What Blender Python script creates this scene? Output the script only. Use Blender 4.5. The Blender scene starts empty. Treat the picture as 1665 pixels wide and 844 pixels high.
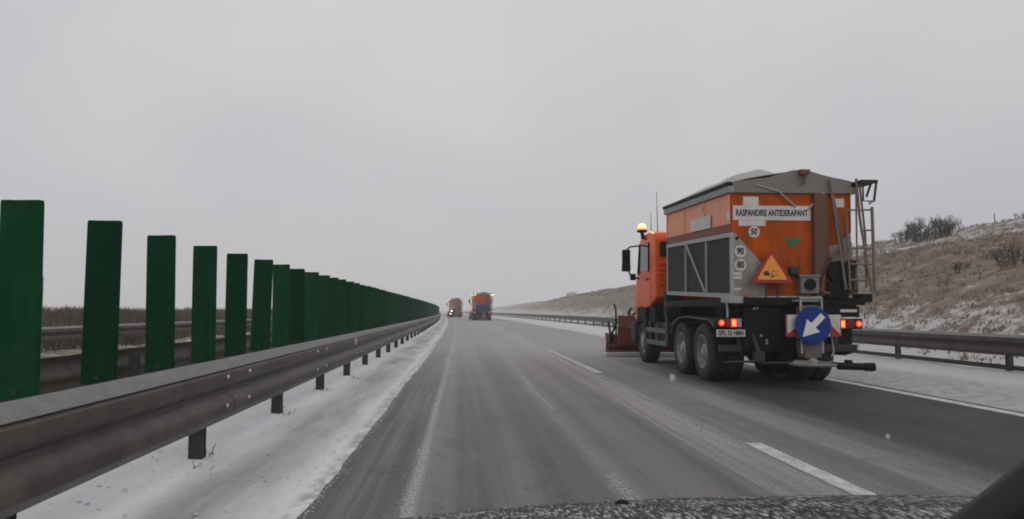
import bpy, bmesh, math, random
import numpy as np
from mathutils import Vector, Matrix

random.seed(7)
RNG = np.random.default_rng(11)
scene = bpy.context.scene
COL = scene.collection
R = math.radians

# ------------------------------------------------------------------ camera
cam_data = bpy.data.cameras.new('camera')
cam = bpy.data.objects.new('camera', cam_data)
COL.objects.link(cam)
cam_data.sensor_width = 36.0
cam_data.lens = 36.0 * 1200.0 / 1665.0
cam_data.clip_start = 0.05
cam_data.clip_end = 12000
cam.location = (0, 0, 1.31)
cam.rotation_euler = (R(90 + 3.957), 0, R(-3.592))
scene.camera = cam

# ------------------------------------------------------------------ world: overcast winter sky
SUN_EL, SUN_AZ = R(32), R(150)
world = bpy.data.worlds.new('World')
scene.world = world
world.use_nodes = True
wn, wl = world.node_tree.nodes, world.node_tree.links
wn.clear()
w_out = wn.new('ShaderNodeOutputWorld')
w_sky = wn.new('ShaderNodeTexSky')
w_sky.sky_type = 'NISHITA'
w_sky.sun_disc = False
w_sky.sun_elevation = SUN_EL
w_sky.sun_rotation = SUN_AZ
w_bg = wn.new('ShaderNodeBackground')
w_bg.inputs['Strength'].default_value = 0.06
wl.new(w_sky.outputs[0], w_bg.inputs['Color'])
w_tc = wn.new('ShaderNodeTexCoord')
w_map = wn.new('ShaderNodeMapping')
w_map.inputs['Scale'].default_value = (1.0, 1.0, 1.3)
wl.new(w_tc.outputs['Generated'], w_map.inputs['Vector'])
w_noise = wn.new('ShaderNodeTexNoise')
w_noise.inputs['Scale'].default_value = 1.7
w_noise.inputs['Detail'].default_value = 4.0
w_noise.inputs['Roughness'].default_value = 0.45
w_noise.inputs['Distortion'].default_value = 0.4
wl.new(w_map.outputs[0], w_noise.inputs['Vector'])
w_ramp = wn.new('ShaderNodeValToRGB')
w_ramp.color_ramp.elements[0].position = 0.30
w_ramp.color_ramp.elements[0].color = (0.50, 0.495, 0.53, 1)
w_ramp.color_ramp.elements[1].position = 0.70
w_ramp.color_ramp.elements[1].color = (0.622, 0.617, 0.622, 1)
wl.new(w_noise.outputs[0], w_ramp.inputs[0])
w_cl = wn.new('ShaderNodeBackground')
w_sep = wn.new('ShaderNodeSeparateXYZ')
wl.new(w_tc.outputs['Generated'], w_sep.inputs[0])
w_up = wn.new('ShaderNodeMapRange')
w_up.inputs[1].default_value, w_up.inputs[2].default_value = 0.0, 0.6
w_up.inputs[3].default_value, w_up.inputs[4].default_value = 0.96, 1.14
wl.new(w_sep.outputs[2], w_up.inputs[0])
wl.new(w_up.outputs[0], w_cl.inputs['Strength'])
wl.new(w_ramp.outputs[0], w_cl.inputs['Color'])
w_mix = wn.new('ShaderNodeMixShader')
w_mix.inputs[0].default_value = 0.94          # cloud cover
wl.new(w_bg.outputs[0], w_mix.inputs[1])
wl.new(w_cl.outputs[0], w_mix.inputs[2])
wl.new(w_mix.outputs[0], w_out.inputs['Surface'])

sun_data = bpy.data.lights.new('sun', 'SUN')
sun_data.energy = 0.5
sun_data.angle = R(45)
sun_data.color = (1.0, 0.97, 0.93)
sun = bpy.data.objects.new('sun', sun_data)
COL.objects.link(sun)
_d = Vector((math.sin(SUN_AZ) * math.cos(SUN_EL), math.cos(SUN_AZ) * math.cos(SUN_EL), math.sin(SUN_EL)))
sun.rotation_euler = _d.to_track_quat('Z', 'Y').to_euler()
sun.location = (0, 0, 60)

scene.view_settings.view_transform = 'Standard'
scene.view_settings.look = 'None'
scene.view_settings.exposure = 0.0
scene.view_settings.gamma = 1.0
scene.view_settings.use_curve_mapping = False
scene.render.engine = 'CYCLES'
scene.cycles.use_denoising = True
scene.cycles.max_bounces = 6
scene.cycles.diffuse_bounces = 3
scene.cycles.glossy_bounces = 3
scene.cycles.volume_bounces = 2
scene.cycles.transparent_max_bounces = 8
scene.cycles.filter_width = 1.9

# ------------------------------------------------------------------ materials
MATS = {}


def nodes_of(m):
    m.use_nodes = True
    nt = m.node_tree
    b = nt.nodes.get('Principled BSDF')
    return nt, nt.nodes, nt.links, b


def mat(name, col, rough=0.6, metal=0.0, var=0.25, scale=6.0, dirt=0.0, dirt_col=(0.16, 0.14, 0.125),
        dirt_top=3.0, bump=0.0, bscale=60.0, stretch=(1, 1, 1), spec=0.5):
    """painted or raw surface: mottled colour, optional road grime that thins out with height"""
    if name in MATS:
        return MATS[name]
    m = bpy.data.materials.new(name)
    nt, N, L, b = nodes_of(m)
    b.inputs['Roughness'].default_value = rough
    b.inputs['Metallic'].default_value = metal
    b.inputs['Specular IOR Level'].default_value = spec
    geo = N.new('ShaderNodeNewGeometry')
    mp = N.new('ShaderNodeMapping')
    mp.inputs['Scale'].default_value = stretch
    L.new(geo.outputs['Position'], mp.inputs['Vector'])
    nz = N.new('ShaderNodeTexNoise')
    nz.inputs['Scale'].default_value = scale
    nz.inputs['Detail'].default_value = 6
    nz.inputs['Roughness'].default_value = 0.65
    L.new(mp.outputs[0], nz.inputs['Vector'])
    mx = N.new('ShaderNodeMix')
    mx.data_type = 'RGBA'
    c0 = tuple(max(0.0, c * (1 - var)) for c in col)
    c1 = tuple(min(1.0, c * (1 + var)) for c in col)
    mx.inputs[6].default_value = (*c0, 1)
    mx.inputs[7].default_value = (*c1, 1)
    L.new(nz.outputs[0], mx.inputs[0])
    last = mx.outputs[2]
    if dirt > 0:
        n2 = N.new('ShaderNodeTexNoise')
        n2.inputs['Scale'].default_value = 4.0
        n2.inputs['Detail'].default_value = 8
        n2.inputs['Roughness'].default_value = 0.72
        mp2 = N.new('ShaderNodeMapping')
        mp2.inputs['Scale'].default_value = (1.0, 0.7, 0.38)
        L.new(geo.outputs['Position'], mp2.inputs['Vector'])
        L.new(mp2.outputs[0], n2.inputs['Vector'])
        sp = N.new('ShaderNodeSeparateXYZ')
        L.new(geo.outputs['Position'], sp.inputs[0])
        mr = N.new('ShaderNodeMapRange')
        mr.inputs[1].default_value = 0.2
        mr.inputs[2].default_value = dirt_top
        mr.inputs[3].default_value = 1.0
        mr.inputs[4].default_value = 0.25
        L.new(sp.outputs[2], mr.inputs[0])
        m2 = N.new('ShaderNodeMapRange')
        m2.inputs[1].default_value = 0.38
        m2.inputs[2].default_value = 0.62
        m2.inputs[3].default_value = 0.05
        m2.inputs[4].default_value = 1.35
        L.new(n2.outputs[0], m2.inputs[0])
        mu = N.new('ShaderNodeMath')
        mu.operation = 'MULTIPLY'
        L.new(mr.outputs[0], mu.inputs[0])
        L.new(m2.outputs[0], mu.inputs[1])
        mv = N.new('ShaderNodeMath')
        mv.operation = 'MULTIPLY'
        mv.use_clamp = True
        mv.inputs[1].default_value = dirt
        L.new(mu.outputs[0], mv.inputs[0])
        md = N.new('ShaderNodeMix')
        md.data_type = 'RGBA'
        md.inputs[7].default_value = (*dirt_col, 1)
        L.new(mv.outputs[0], md.inputs[0])
        L.new(last, md.inputs[6])
        last = md.outputs[2]
    L.new(last, b.inputs['Base Color'])
    if bump > 0:
        nb = N.new('ShaderNodeTexNoise')
        nb.inputs['Scale'].default_value = bscale
        nb.inputs['Detail'].default_value = 4
        L.new(mp.outputs[0], nb.inputs['Vector'])
        bp = N.new('ShaderNodeBump')
        bp.inputs['Strength'].default_value = bump
        bp.inputs['Distance'].default_value = 0.02
        L.new(nb.outputs[0], bp.inputs['Height'])
        L.new(bp.outputs[0], b.inputs['Normal'])
    MATS[name] = m
    return m


def emit(name, col, strength, base=(0.3, 0.05, 0.02)):
    if name in MATS:
        return MATS[name]
    m = bpy.data.materials.new(name)
    nt, N, L, b = nodes_of(m)
    b.inputs['Base Color'].default_value = (*base, 1)
    b.inputs['Roughness'].default_value = 0.25
    b.inputs['Emission Color'].default_value = (*col, 1)
    b.inputs['Emission Strength'].default_value = strength
    MATS[name] = m
    return m


class Tree:
    """tiny node-building helper for the larger surface materials"""

    def __init__(self, name):
        self.m = bpy.data.materials.new(name)
        self.nt, self.N, self.L, self.b = nodes_of(self.m)
        self.uvn = self.N.new('ShaderNodeUVMap')
        sp = self.N.new('ShaderNodeSeparateXYZ')
        self.L.new(self.uvn.outputs[0], sp.inputs[0])
        self.u, self.v = sp.outputs[0], sp.outputs[1]
        self.geo = self.N.new('ShaderNodeNewGeometry')

    def math(self, op, a, b=None, clamp=False):
        n = self.N.new('ShaderNodeMath')
        n.operation = op
        n.use_clamp = clamp
        for i, v in enumerate((a, b)):
            if v is None:
                continue
            if isinstance(v, (int, float)):
                n.inputs[i].default_value = v
            else:
                self.L.new(v, n.inputs[i])
        return n.outputs[0]

    def rng(self, a, lo, hi, o0=0.0, o1=1.0, smooth=True):
        n = self.N.new('ShaderNodeMapRange')
        if smooth:
            n.interpolation_type = 'SMOOTHSTEP'
        n.inputs[1].default_value, n.inputs[2].default_value = lo, hi
        n.inputs[3].default_value, n.inputs[4].default_value = o0, o1
        self.L.new(a, n.inputs[0])
        return n.outputs[0]

    def noise(self, scale, detail=4, rough=0.6, su=1.0, sv=1.0, uv=True, sz=1.0, dist=0.0):
        mp = self.N.new('ShaderNodeMapping')
        mp.inputs['Scale'].default_value = (su, sv, sz)
        self.L.new(self.uvn.outputs[0] if uv else self.geo.outputs['Position'], mp.inputs['Vector'])
        n = self.N.new('ShaderNodeTexNoise')
        n.inputs['Scale'].default_value = scale
        n.inputs['Detail'].default_value = detail
        n.inputs['Roughness'].default_value = rough
        n.inputs['Distortion'].default_value = dist
        self.L.new(mp.outputs[0], n.inputs['Vector'])
        return n.outputs[0]

    def mix(self, f, a, b):
        n = self.N.new('ShaderNodeMix')
        n.data_type = 'RGBA'
        if isinstance(f, (int, float)):
            n.inputs[0].default_value = f
        else:
            self.L.new(f, n.inputs[0])
        for i, v in ((6, a), (7, b)):
            if isinstance(v, tuple):
                n.inputs[i].default_value = (*v, 1)
            else:
                self.L.new(v, n.inputs[i])
        return n.outputs[2]

    def band(self, lo, hi, soft=0.1):
        """1 inside lo..hi of the lateral coordinate"""
        a = self.rng(self.uw, lo - soft, lo + soft)
        b = self.rng(self.uw, hi - soft, hi + soft, 1.0, 0.0)
        return self.math('MULTIPLY', a, b)

    def bump(self, h, strength=0.4, dist=0.02):
        n = self.N.new('ShaderNodeBump')
        n.inputs['Strength'].default_value = strength
        n.inputs['Distance'].default_value = dist
        self.L.new(h, n.inputs['Height'])
        self.L.new(n.outputs[0], self.b.inputs['Normal'])


def road_material():
    t = Tree('salted_wet_asphalt')
    wob = t.noise(1.0, 3, 0.5, 0.3, 0.09)
    t.uw = t.math('ADD', t.u, t.math('MULTIPLY', t.math('SUBTRACT', wob, 0.5), 0.16))
    streak = t.noise(1.0, 4, 0.55, 3.2, 0.035)          # long wheel-track streaks
    streak2 = t.noise(1.0, 5, 0.65, 10.0, 0.16)
    mott = t.noise(0.9, 6, 0.65, 1.0, 0.35)
    grain = t.noise(38.0, 3, 0.75, 1.0, 0.55)
    c = t.mix(t.rng(streak, 0.3, 0.7), (0.135, 0.139, 0.134), (0.26, 0.26, 0.253))
    c = t.mix(t.math('MULTIPLY', t.rng(streak2, 0.42, 0.75), 0.22), c, (0.235, 0.222, 0.223))
    c = t.mix(t.math('MULTIPLY', t.rng(mott, 0.48, 0.72), 0.45), c, (0.115, 0.125, 0.115))
    # worn wheel tracks and the slightly violet polished strip between them
    c = t.mix(t.math('MULTIPLY', t.band(0.45, 1.08, 0.14), 0.45), c, (0.115, 0.108, 0.114))
    c = t.mix(t.math('MULTIPLY', t.band(1.75, 2.05, 0.12), 0.40), c, (0.105, 0.11, 0.102))
    blot = t.noise(2.3, 7, 0.75, 1.0, 0.5)
    c = t.mix(t.math('MULTIPLY', t.rng(blot, 0.54, 0.68), 0.35), c, (0.27, 0.265, 0.262))
    c = t.mix(t.math('MULTIPLY', t.rng(blot, 0.46, 0.34), 0.35), c, (0.085, 0.085, 0.086))
    # bare strip beside the snow verge
    c = t.mix(t.math('MULTIPLY', t.band(-1.3, -0.46, 0.06), t.rng(streak2, 0.3, 0.7, 0.75, 0.1)), c, (0.075, 0.075, 0.078))
    # brownish pressed residue left of the lane line
    c = t.mix(t.math('MULTIPLY', t.band(1.35, 2.65, 0.25), t.rng(streak, 0.35, 0.62, 0.1, 0.6)), c, (0.20, 0.178, 0.172))
    c = t.mix(t.math('MULTIPLY', t.band(2.15, 2.72, 0.12), t.rng(streak2, 0.4, 0.66, 0.05, 0.9)), c, (0.36, 0.342, 0.345))
    # carriageway colour pales evenly with distance
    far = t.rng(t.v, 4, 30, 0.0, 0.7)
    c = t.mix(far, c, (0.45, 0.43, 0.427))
    # wet, freshly salted lane behind the spreader, still snowy in front of its plough
    lane = t.band(4.15, 7.2, 0.4)
    ylo = t.rng(t.math('ADD', t.v, t.math('MULTIPLY', streak, 3.0)), 14.0, 23.0)
    c = t.mix(t.math('MULTIPLY', lane, t.math('SUBTRACT', 0.9, ylo, True)), c, (0.036, 0.034, 0.036))
    film = t.math('MULTIPLY', t.band(3.0, 7.4, 0.3), ylo)
    c = t.mix(t.math('MULTIPLY', film, t.rng(streak, 0.3, 0.7, 0.25, 0.75)), c, (0.33, 0.325, 0.325))
    # crumbs of snow left between the wheel tracks
    gm = t.rng(grain, 0.47, 0.60)
    l1 = t.math('MULTIPLY', t.band(-0.42, -0.34, 0.035), t.rng(gm, 0, 1, 0.25, 0.95))
    c = t.mix(l1, c, (0.5, 0.5, 0.51))
    patch = t.rng(t.noise(0.35, 3, 0.6, 0.2, 1.0), 0.42, 0.6)
    l2 = t.math('MULTIPLY', t.band(1.12, 1.24, 0.05), t.math('MULTIPLY', gm, t.math('ADD', t.math('MULTIPLY', patch, 0.5), 0.25)))
    c = t.mix(l2, c, (0.45, 0.45, 0.45))
    l3 = t.math('MULTIPLY', t.band(2.5, 2.8, 0.1), t.math('MULTIPLY', gm, t.rng(t.v, 5, 18, 0.25, 0.85)))
    c = t.mix(l3, c, (0.5, 0.49, 0.49))
    l4 = t.band(2.66, 2.70, 0.03)
    c = t.mix(t.math('MULTIPLY', l4, t.math('MULTIPLY', patch, 0.55)), c, (0.06, 0.05, 0.045))
    fine = t.noise(70.0, 2, 0.8, 1.0, 0.45)
    c = t.mix(t.math('MULTIPLY', t.rng(fine, 0.50, 0.62), t.rng(t.v, 4, 18, 0.30, 0.0)), c, (0.30, 0.29, 0.285))
    c = t.mix(t.math('MULTIPLY', t.rng(fine, 0.48, 0.38), t.rng(t.v, 4, 18, 0.40, 0.0)), c, (0.05, 0.05, 0.052))
    t.L.new(c, t.b.inputs['Base Color'])
    r = t.rng(mott, 0.35, 0.7, 0.78, 0.95)
    r2 = t.math('SUBTRACT', r, t.math('MULTIPLY', t.math('MULTIPLY', lane, t.math('SUBTRACT', 1.0, ylo)), 0.12))
    t.L.new(r2, t.b.inputs['Roughness'])
    t.b.inputs['Specular IOR Level'].default_value = 0.12
    t.bump(t.math('ADD', grain, t.math('MULTIPLY', streak2, 0.8)), 0.35, 0.012)
    return t.m


def snow_material(name, left=True):
    t = Tree(name)
    wob = t.noise(1.0, 3, 0.5, 0.3, 0.12)
    t.uw = t.math('ADD', t.u, t.math('MULTIPLY', t.math('SUBTRACT', wob, 0.5), 0.35))
    n1 = t.noise(1.0, 5, 0.6, 2.2, 0.3)
    n2 = t.noise(7.0, 6, 0.7, 1.0, 0.5)
    n3 = t.noise(45.0, 3, 0.7)
    c = t.mix(t.rng(n1, 0.35, 0.68), (0.70, 0.70, 0.715), (0.83, 0.83, 0.84))
    if left:
        c = t.mix(t.math('MULTIPLY', t.band(-2.0, -1.28, 0.22), t.rng(n1, 0.3, 0.62, 0.95, 0.5)), c, (0.33, 0.335, 0.335))
        c = t.mix(t.math('MULTIPLY', t.band(-1.16, -0.7, 0.05), t.rng(n2, 0.36, 0.62, 0.1, 0.75)), c, (0.33, 0.32, 0.31))
    else:
        c = t.mix(t.rng(n1, 0.3, 0.7, 0.35, 0.6), c, (0.27, 0.256, 0.232))
        c = t.mix(t.math('MULTIPLY', t.band(7.0, 9.2, 0.5), t.rng(n2, 0.35, 0.65, 0.15, 0.7)), c, (0.22, 0.208, 0.185))
        c = t.mix(t.rng(t.v, 18, 40, 0.0, 0.6), c, (0.72, 0.715, 0.72))
    c = t.mix(t.math('MULTIPLY', t.rng(n2, 0.56, 0.7), 0.3), c, (0.33, 0.31, 0.30))
    t.L.new(c, t.b.inputs['Base Color'])
    t.b.inputs['Roughness'].default_value = 0.75
    t.b.inputs['Specular IOR Level'].default_value = 0.25
    t.bump(t.math('ADD', t.math('MULTIPLY', n3, 0.5), n2), 0.5, 0.03)
    return t.m


def ground_material():
    t = Tree('winter_turf')
    t.uw = t.u
    n0 = t.noise(0.16, 5, 0.6, uv=False)
    n1 = t.noise(0.85, 6, 0.65, uv=False, dist=0.6)
    n2 = t.noise(5.0, 6, 0.75, uv=False)
    c = t.mix(t.rng(n1, 0.3, 0.7), (0.165, 0.130, 0.104), (0.31, 0.255, 0.20))
    c = t.mix(t.rng(n0, 0.42, 0.62, 0.0, 0.55), c, (0.20, 0.19, 0.145))
    c = t.mix(t.rng(n2, 0.45, 0.7, 0.0, 0.5), c, (0.34, 0.285, 0.23))
    # lying snow: patches, thicker at the foot of the slope, thin on its upper part
    low = t.rng(t.u, 12.5, 19.0, 0.22, 0.0)
    top = t.rng(t.u, 26.0, 34.0, 0.0, 0.10)
    left = t.rng(t.u, -30.0, -14.0, 0.10, -0.14)
    leftm = t.math('MULTIPLY', left, t.rng(t.u, -4, 0, 1, 0))
    amt = t.math('ADD', t.math('ADD', low, top), leftm)
    amt = t.math('ADD', amt, t.rng(t.v, 60, 260, 0.0, 0.14))
    pat = t.math('ADD', t.math('ADD', t.math('MULTIPLY', n1, 0.6), t.math('MULTIPLY', n2, 0.4)), amt)
    sn = t.rng(pat, 0.565, 0.66)
    c = t.mix(t.math('MULTIPLY', sn, 0.85), c, (0.60, 0.595, 0.59))
    t.L.new(c, t.b.inputs['Base Color'])
    t.b.inputs['Roughness'].default_value = 0.95
    t.b.inputs['Specular IOR Level'].default_value = 0.1
    t.bump(n2, 0.45, 0.10)
    return t.m


def paint_line_material():
    t = Tree('worn_road_paint')
    t.uw = t.u
    n = t.noise(6.0, 6, 0.75, 2.0, 0.6)
    c = t.mix(t.rng(n, 0.40, 0.66), (0.62, 0.62, 0.61), (0.30, 0.30, 0.29))
    ns = t.noise(1.6, 6, 0.7, 3.0, 0.5)
    slush = t.math('MULTIPLY', t.rng(t.v, 11, 26), t.rng(ns, 0.38, 0.60, 0.35, 1.0))
    c = t.mix(slush, c, (0.31, 0.297, 0.295))
    t.L.new(c, t.b.inputs['Base Color'])
    t.b.inputs['Roughness'].default_value = 0.55
    return t.m


def tint_material(name, c0, c1, c2=None, rough=0.9, trans=0.0):
    m = bpy.data.materials.new(name)
    nt, N, L, b = nodes_of(m)
    a = N.new('ShaderNodeAttribute')
    a.attribute_name = 'tint'
    r = N.new('ShaderNodeValToRGB')
    r.color_ramp.elements[0].color = (*c0, 1)
    r.color_ramp.elements[1].color = (*c1, 1)
    if c2:
        e = r.color_ramp.elements.new(0.9)
        e.color = (*c1, 1)
        r.color_ramp.elements[2].color = (*c2, 1)
    L.new(a.outputs['Fac'], r.inputs[0])
    L.new(r.outputs[0], b.inputs['Base Color'])
    b.inputs['Roughness'].default_value = rough
    b.inputs['Specular IOR Level'].default_value = 0.15
    return m


# ------------------------------------------------------------------ mesh helpers
class B:
    """collects shapes into one mesh object"""

    def __init__(self):
        self.bm = bmesh.new()

    def _add(self, pts, faces):
        vs = [self.bm.verts.new(p) for p in pts]
        for f in faces:
            try:
                self.bm.faces.new([vs[i] for i in f])
            except ValueError:
                pass
        return vs

    def box(self, x0, x1, y0, y1, z0, z1, rot=None, pivot=None):
        pts = [Vector(p) for p in ((x0, y0, z0), (x1, y0, z0), (x1, y1, z0), (x0, y1, z0),
                                   (x0, y0, z1), (x1, y0, z1), (x1, y1, z1), (x0, y1, z1))]
        if rot is not None:
            pv = Vector(pivot) if pivot else Vector(((x0 + x1) / 2, (y0 + y1) / 2, (z0 + z1) / 2))
            pts = [rot @ (p - pv) + pv for p in pts]
        self._add(pts, [(3, 2, 1, 0), (4, 5, 6, 7), (0, 1, 5, 4), (1, 2, 6, 5), (2, 3, 7, 6), (3, 0, 4, 7)])
        return self

    def prism(self, poly, axis, a0, a1):
        """2-D polygon extruded along axis 'x' (poly in y,z), 'y' (x,z) or 'z' (x,y)"""
        def p3(p, a):
            return {'x': (a, p[0], p[1]), 'y': (p[0], a, p[1]), 'z': (p[0], p[1], a)}[axis]
        n = len(poly)
        pts = [p3(p, a0) for p in poly] + [p3(p, a1) for p in poly]
        faces = [tuple(range(n))[::-1], tuple(range(n, 2 * n))]
        faces += [(i, (i + 1) % n, n + (i + 1) % n, n + i) for i in range(n)]
        self._add(pts, faces)
        return self

    def tube(self, pts, r, n=8, r1=None, caps=True):
        pts = [Vector(p) for p in pts]
        rings = []
        for k, p in enumerate(pts):
            if k == 0:
                d = pts[1] - pts[0]
            elif k == len(pts) - 1:
                d = pts[-1] - pts[-2]
            else:
                d = (pts[k + 1] - pts[k - 1])
            d.normalize()
            up = Vector((0, 0, 1)) if abs(d.z) < 0.9 else Vector((1, 0, 0))
            a = d.cross(up).normalized()
            b = d.cross(a).normalized()
            rr = r if r1 is None else r + (r1 - r) * k / (len(pts) - 1)
            rings.append([self.bm.verts.new(p + (a * math.cos(2 * math.pi * j / n) + b * math.sin(2 * math.pi * j / n)) * rr) for j in range(n)])
        for k in range(len(rings) - 1):
            for j in range(n):
                self.bm.faces.new((rings[k][j], rings[k][(j + 1) % n], rings[k + 1][(j + 1) % n], rings[k + 1][j]))
        if caps:
            self.bm.faces.new(rings[0][::-1])
            self.bm.faces.new(rings[-1])
        return self

    def lathe(self, prof, c, axis='x', n=24, cap=True):
        """prof: (offset along axis, radius)"""
        rings = []
        for a, r in prof:
            ring = []
            for j in range(n):
                t = 2 * math.pi * j / n
                q = {'x': (a, r * math.cos(t), r * math.sin(t)), 'y': (r * math.cos(t), a, r * math.sin(t)),
                     'z': (r * math.cos(t), r * math.sin(t), a)}[axis]
                ring.append(self.bm.verts.new((c[0] + q[0], c[1] + q[1], c[2] + q[2])))
            rings.append(ring)
        for k in range(len(rings) - 1):
            for j in range(n):
                self.bm.faces.new((rings[k][j], rings[k][(j + 1) % n], rings[k + 1][(j + 1) % n], rings[k + 1][j]))
        if cap and prof[0][1] > 1e-4:
            self.bm.faces.new(rings[0][::-1])
        if cap and prof[-1][1] > 1e-4:
            self.bm.faces.new(rings[-1])
        return self

    def grid(self, fn, nu, nv):
        vs = [[self.bm.verts.new(fn(i / nu, j / nv)) for j in range(nv + 1)] for i in range(nu + 1)]
        for i in range(nu):
            for j in range(nv):
                self.bm.faces.new((vs[i][j], vs[i + 1][j], vs[i + 1][j + 1], vs[i][j + 1]))
        return self

    def obj(self, name, m, parent=None, bevel=0.0, smooth=False, seg=2, solid=0.0):
        bm = self.bm
        bmesh.ops.remove_doubles(bm, verts=bm.verts, dist=1e-5)
        bmesh.ops.recalc_face_normals(bm, faces=bm.faces)
        if bevel > 0:
            ed = [e for e in bm.edges if len(e.link_faces) == 2 and e.calc_face_angle(0) > R(25)]
            bmesh.ops.bevel(bm, geom=ed, offset=bevel, segments=seg, profile=0.6, affect='EDGES', clamp_overlap=True)
        me = bpy.data.meshes.new(name)
        bm.to_mesh(me)
        bm.free()
        if smooth:
            me.polygons.foreach_set('use_smooth', [True] * len(me.polygons))
            try:
                me.set_sharp_from_angle(angle=R(38))
            except Exception:
                pass
        me.materials.append(m)
        o = bpy.data.objects.new(name, me)
        COL.objects.link(o)
        if parent is not None:
            o.parent = parent
        if solid:
            sm = o.modifiers.new('solidify', 'SOLIDIFY')
            sm.thickness = solid
        return o


def np_mesh(name, verts, faces, m, uv=None, tint=None, parent=None, smooth=False):
    me = bpy.data.meshes.new(name)
    verts = np.asarray(verts, dtype=np.float32)
    faces = np.asarray(faces, dtype=np.int32)
    k = faces.shape[1]
    me.vertices.add(len(verts))
    me.vertices.foreach_set('co', verts.ravel())
    me.loops.add(faces.size)
    me.loops.foreach_set('vertex_index', faces.ravel())
    me.polygons.add(len(faces))
    me.polygons.foreach_set('loop_start', np.arange(0, faces.size, k, dtype=np.int32))
    me.polygons.foreach_set('loop_total', np.full(len(faces), k, dtype=np.int32))
    if uv is not None:
        l = me.uv_layers.new(name='UVMap')
        l.data.foreach_set('uv', np.asarray(uv, dtype=np.float32)[faces.ravel()].ravel())
    if tint is not None:
        a = me.attributes.new('tint', 'FLOAT', 'POINT')
        a.data.foreach_set('value', np.asarray(tint, dtype=np.float32))
    if smooth:
        me.polygons.foreach_set('use_smooth', np.ones(len(faces), dtype=bool))
    me.update(calc_edges=True)
    me.validate()
    me.materials.append(m)
    o = bpy.data.objects.new(name, me)
    COL.objects.link(o)
    if parent is not None:
        o.parent = parent
    return o


def text(name, s, m, parent, loc, rot, size, sx=1.0, weight=0.0, align='CENTER', fit=0.0):
    c = bpy.data.curves.new(name, 'FONT')
    c.body = s
    c.size = size
    c.align_x = align
    c.align_y = 'CENTER'
    c.extrude = 0.0012
    c.offset = weight
    c.materials.append(m)
    tmp = bpy.data.objects.new(name, c)
    COL.objects.link(tmp)
    me = bpy.data.meshes.new_from_object(tmp.evaluated_get(bpy.context.evaluated_depsgraph_get()))
    bpy.data.objects.remove(tmp)
    if fit:
        xs = [v.co.x for v in me.vertices]
        mid = (max(xs) + min(xs)) / 2
        for v in me.vertices:
            v.co.x -= mid
        sx = fit / (max(xs) - min(xs))
    o = bpy.data.objects.new(name, me)
    COL.objects.link(o)
    o.parent = parent
    o.location = loc
    o.rotation_euler = rot
    o.scale = (sx, 1, 1)
    return o


def tag(o, label=None, cat=None, group=None, kind=None):
    if label:
        o['label'] = label
    if cat:
        o['category'] = cat
    if group:
        o['group'] = group
    if kind:
        o['kind'] = kind
    return o


def empty(name, loc=(0, 0, 0), rz=0.0):
    o = bpy.data.objects.new(name, None)
    COL.objects.link(o)
    o.location = loc
    o.rotation_euler = (0, 0, rz)
    return o


def copy_tree(o, parent=None, skip=()):
    c = o.copy()
    COL.objects.link(c)
    c.parent = parent
    for ch in o.children:
        if ch.name.split('.')[0] in skip:
            continue
        copy_tree(ch, c, skip)
    return c


# ------------------------------------------------------------------ road alignment: long left-hand bend
RAD = 3900.0


def bend(y):
    y = np.asarray(y, dtype=float)
    yy = np.clip(y, 0, 700)
    return -(yy ** 2) / (2 * RAD) - np.clip(y - 700, 0, None) * 700 / RAD


def heading(y):
    return float(min(max(y, 0), 700) / RAD)


def bx(s, y):
    return float(s + bend(y))


def value_noise(x, y, seed=0):
    """smooth lattice noise on numpy arrays, -1..1"""
    rs = np.random.default_rng(seed)
    tab = rs.uniform(-1, 1, (256, 256))
    xi, yi = np.floor(x).astype(int), np.floor(y).astype(int)
    fx, fy = x - xi, y - yi
    fx, fy = fx * fx * (3 - 2 * fx), fy * fy * (3 - 2 * fy)
    a, b = tab[xi & 255, yi & 255], tab[(xi + 1) & 255, yi & 255]
    c, d = tab[xi & 255, (yi + 1) & 255], tab[(xi + 1) & 255, (yi + 1) & 255]
    return (a * (1 - fx) + b * fx) * (1 - fy) + (c * (1 - fx) + d * fx) * fy


def sheet(name, S, Y, zfn, m, sfn=None, smooth=True):
    """grid over lateral offset S and distance Y that follows the bend; UV = (offset, distance)"""
    S, Y = np.asarray(S, float), np.asarray(Y, float)
    SS, YY = np.meshgrid(S, Y, indexing='ij')
    if sfn is not None:
        SS = sfn(SS, YY)
    ZZ = zfn(SS, YY)
    V = np.stack([SS + bend(YY), YY, ZZ], -1).reshape(-1, 3)
    UV = np.stack([SS, YY], -1).reshape(-1, 2)
    ns, ny = len(S), len(Y)
    i, j = np.meshgrid(np.arange(ns - 1), np.arange(ny - 1), indexing='ij')
    a = (i * ny + j).ravel()
    F = np.stack([a, a + ny, a + ny + 1, a + 1], -1)
    return np_mesh(name, V, F, m, uv=UV, smooth=smooth)


def ramp_y(near_step=0.25, far=3000):
    out = list(np.arange(-14, 40, near_step))
    out += list(np.arange(40, 120, 1.0))
    out += list(np.arange(120, 300, 4.0))
    out += list(np.arange(300, 720, 15.0))
    y = 720
    while y < far:
        out.append(y)
        y *= 1.18
    out.append(far)
    return np.array(out)


# hillside in the cutting on the right, flat country on the left
def hill_scale(Y):
    return np.interp(Y, [-50, 100, 220, 294, 439, 620, 900], [1.0, 1.0, 0.79, 0.58, 0.24, 0.08, 0.03])


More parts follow.
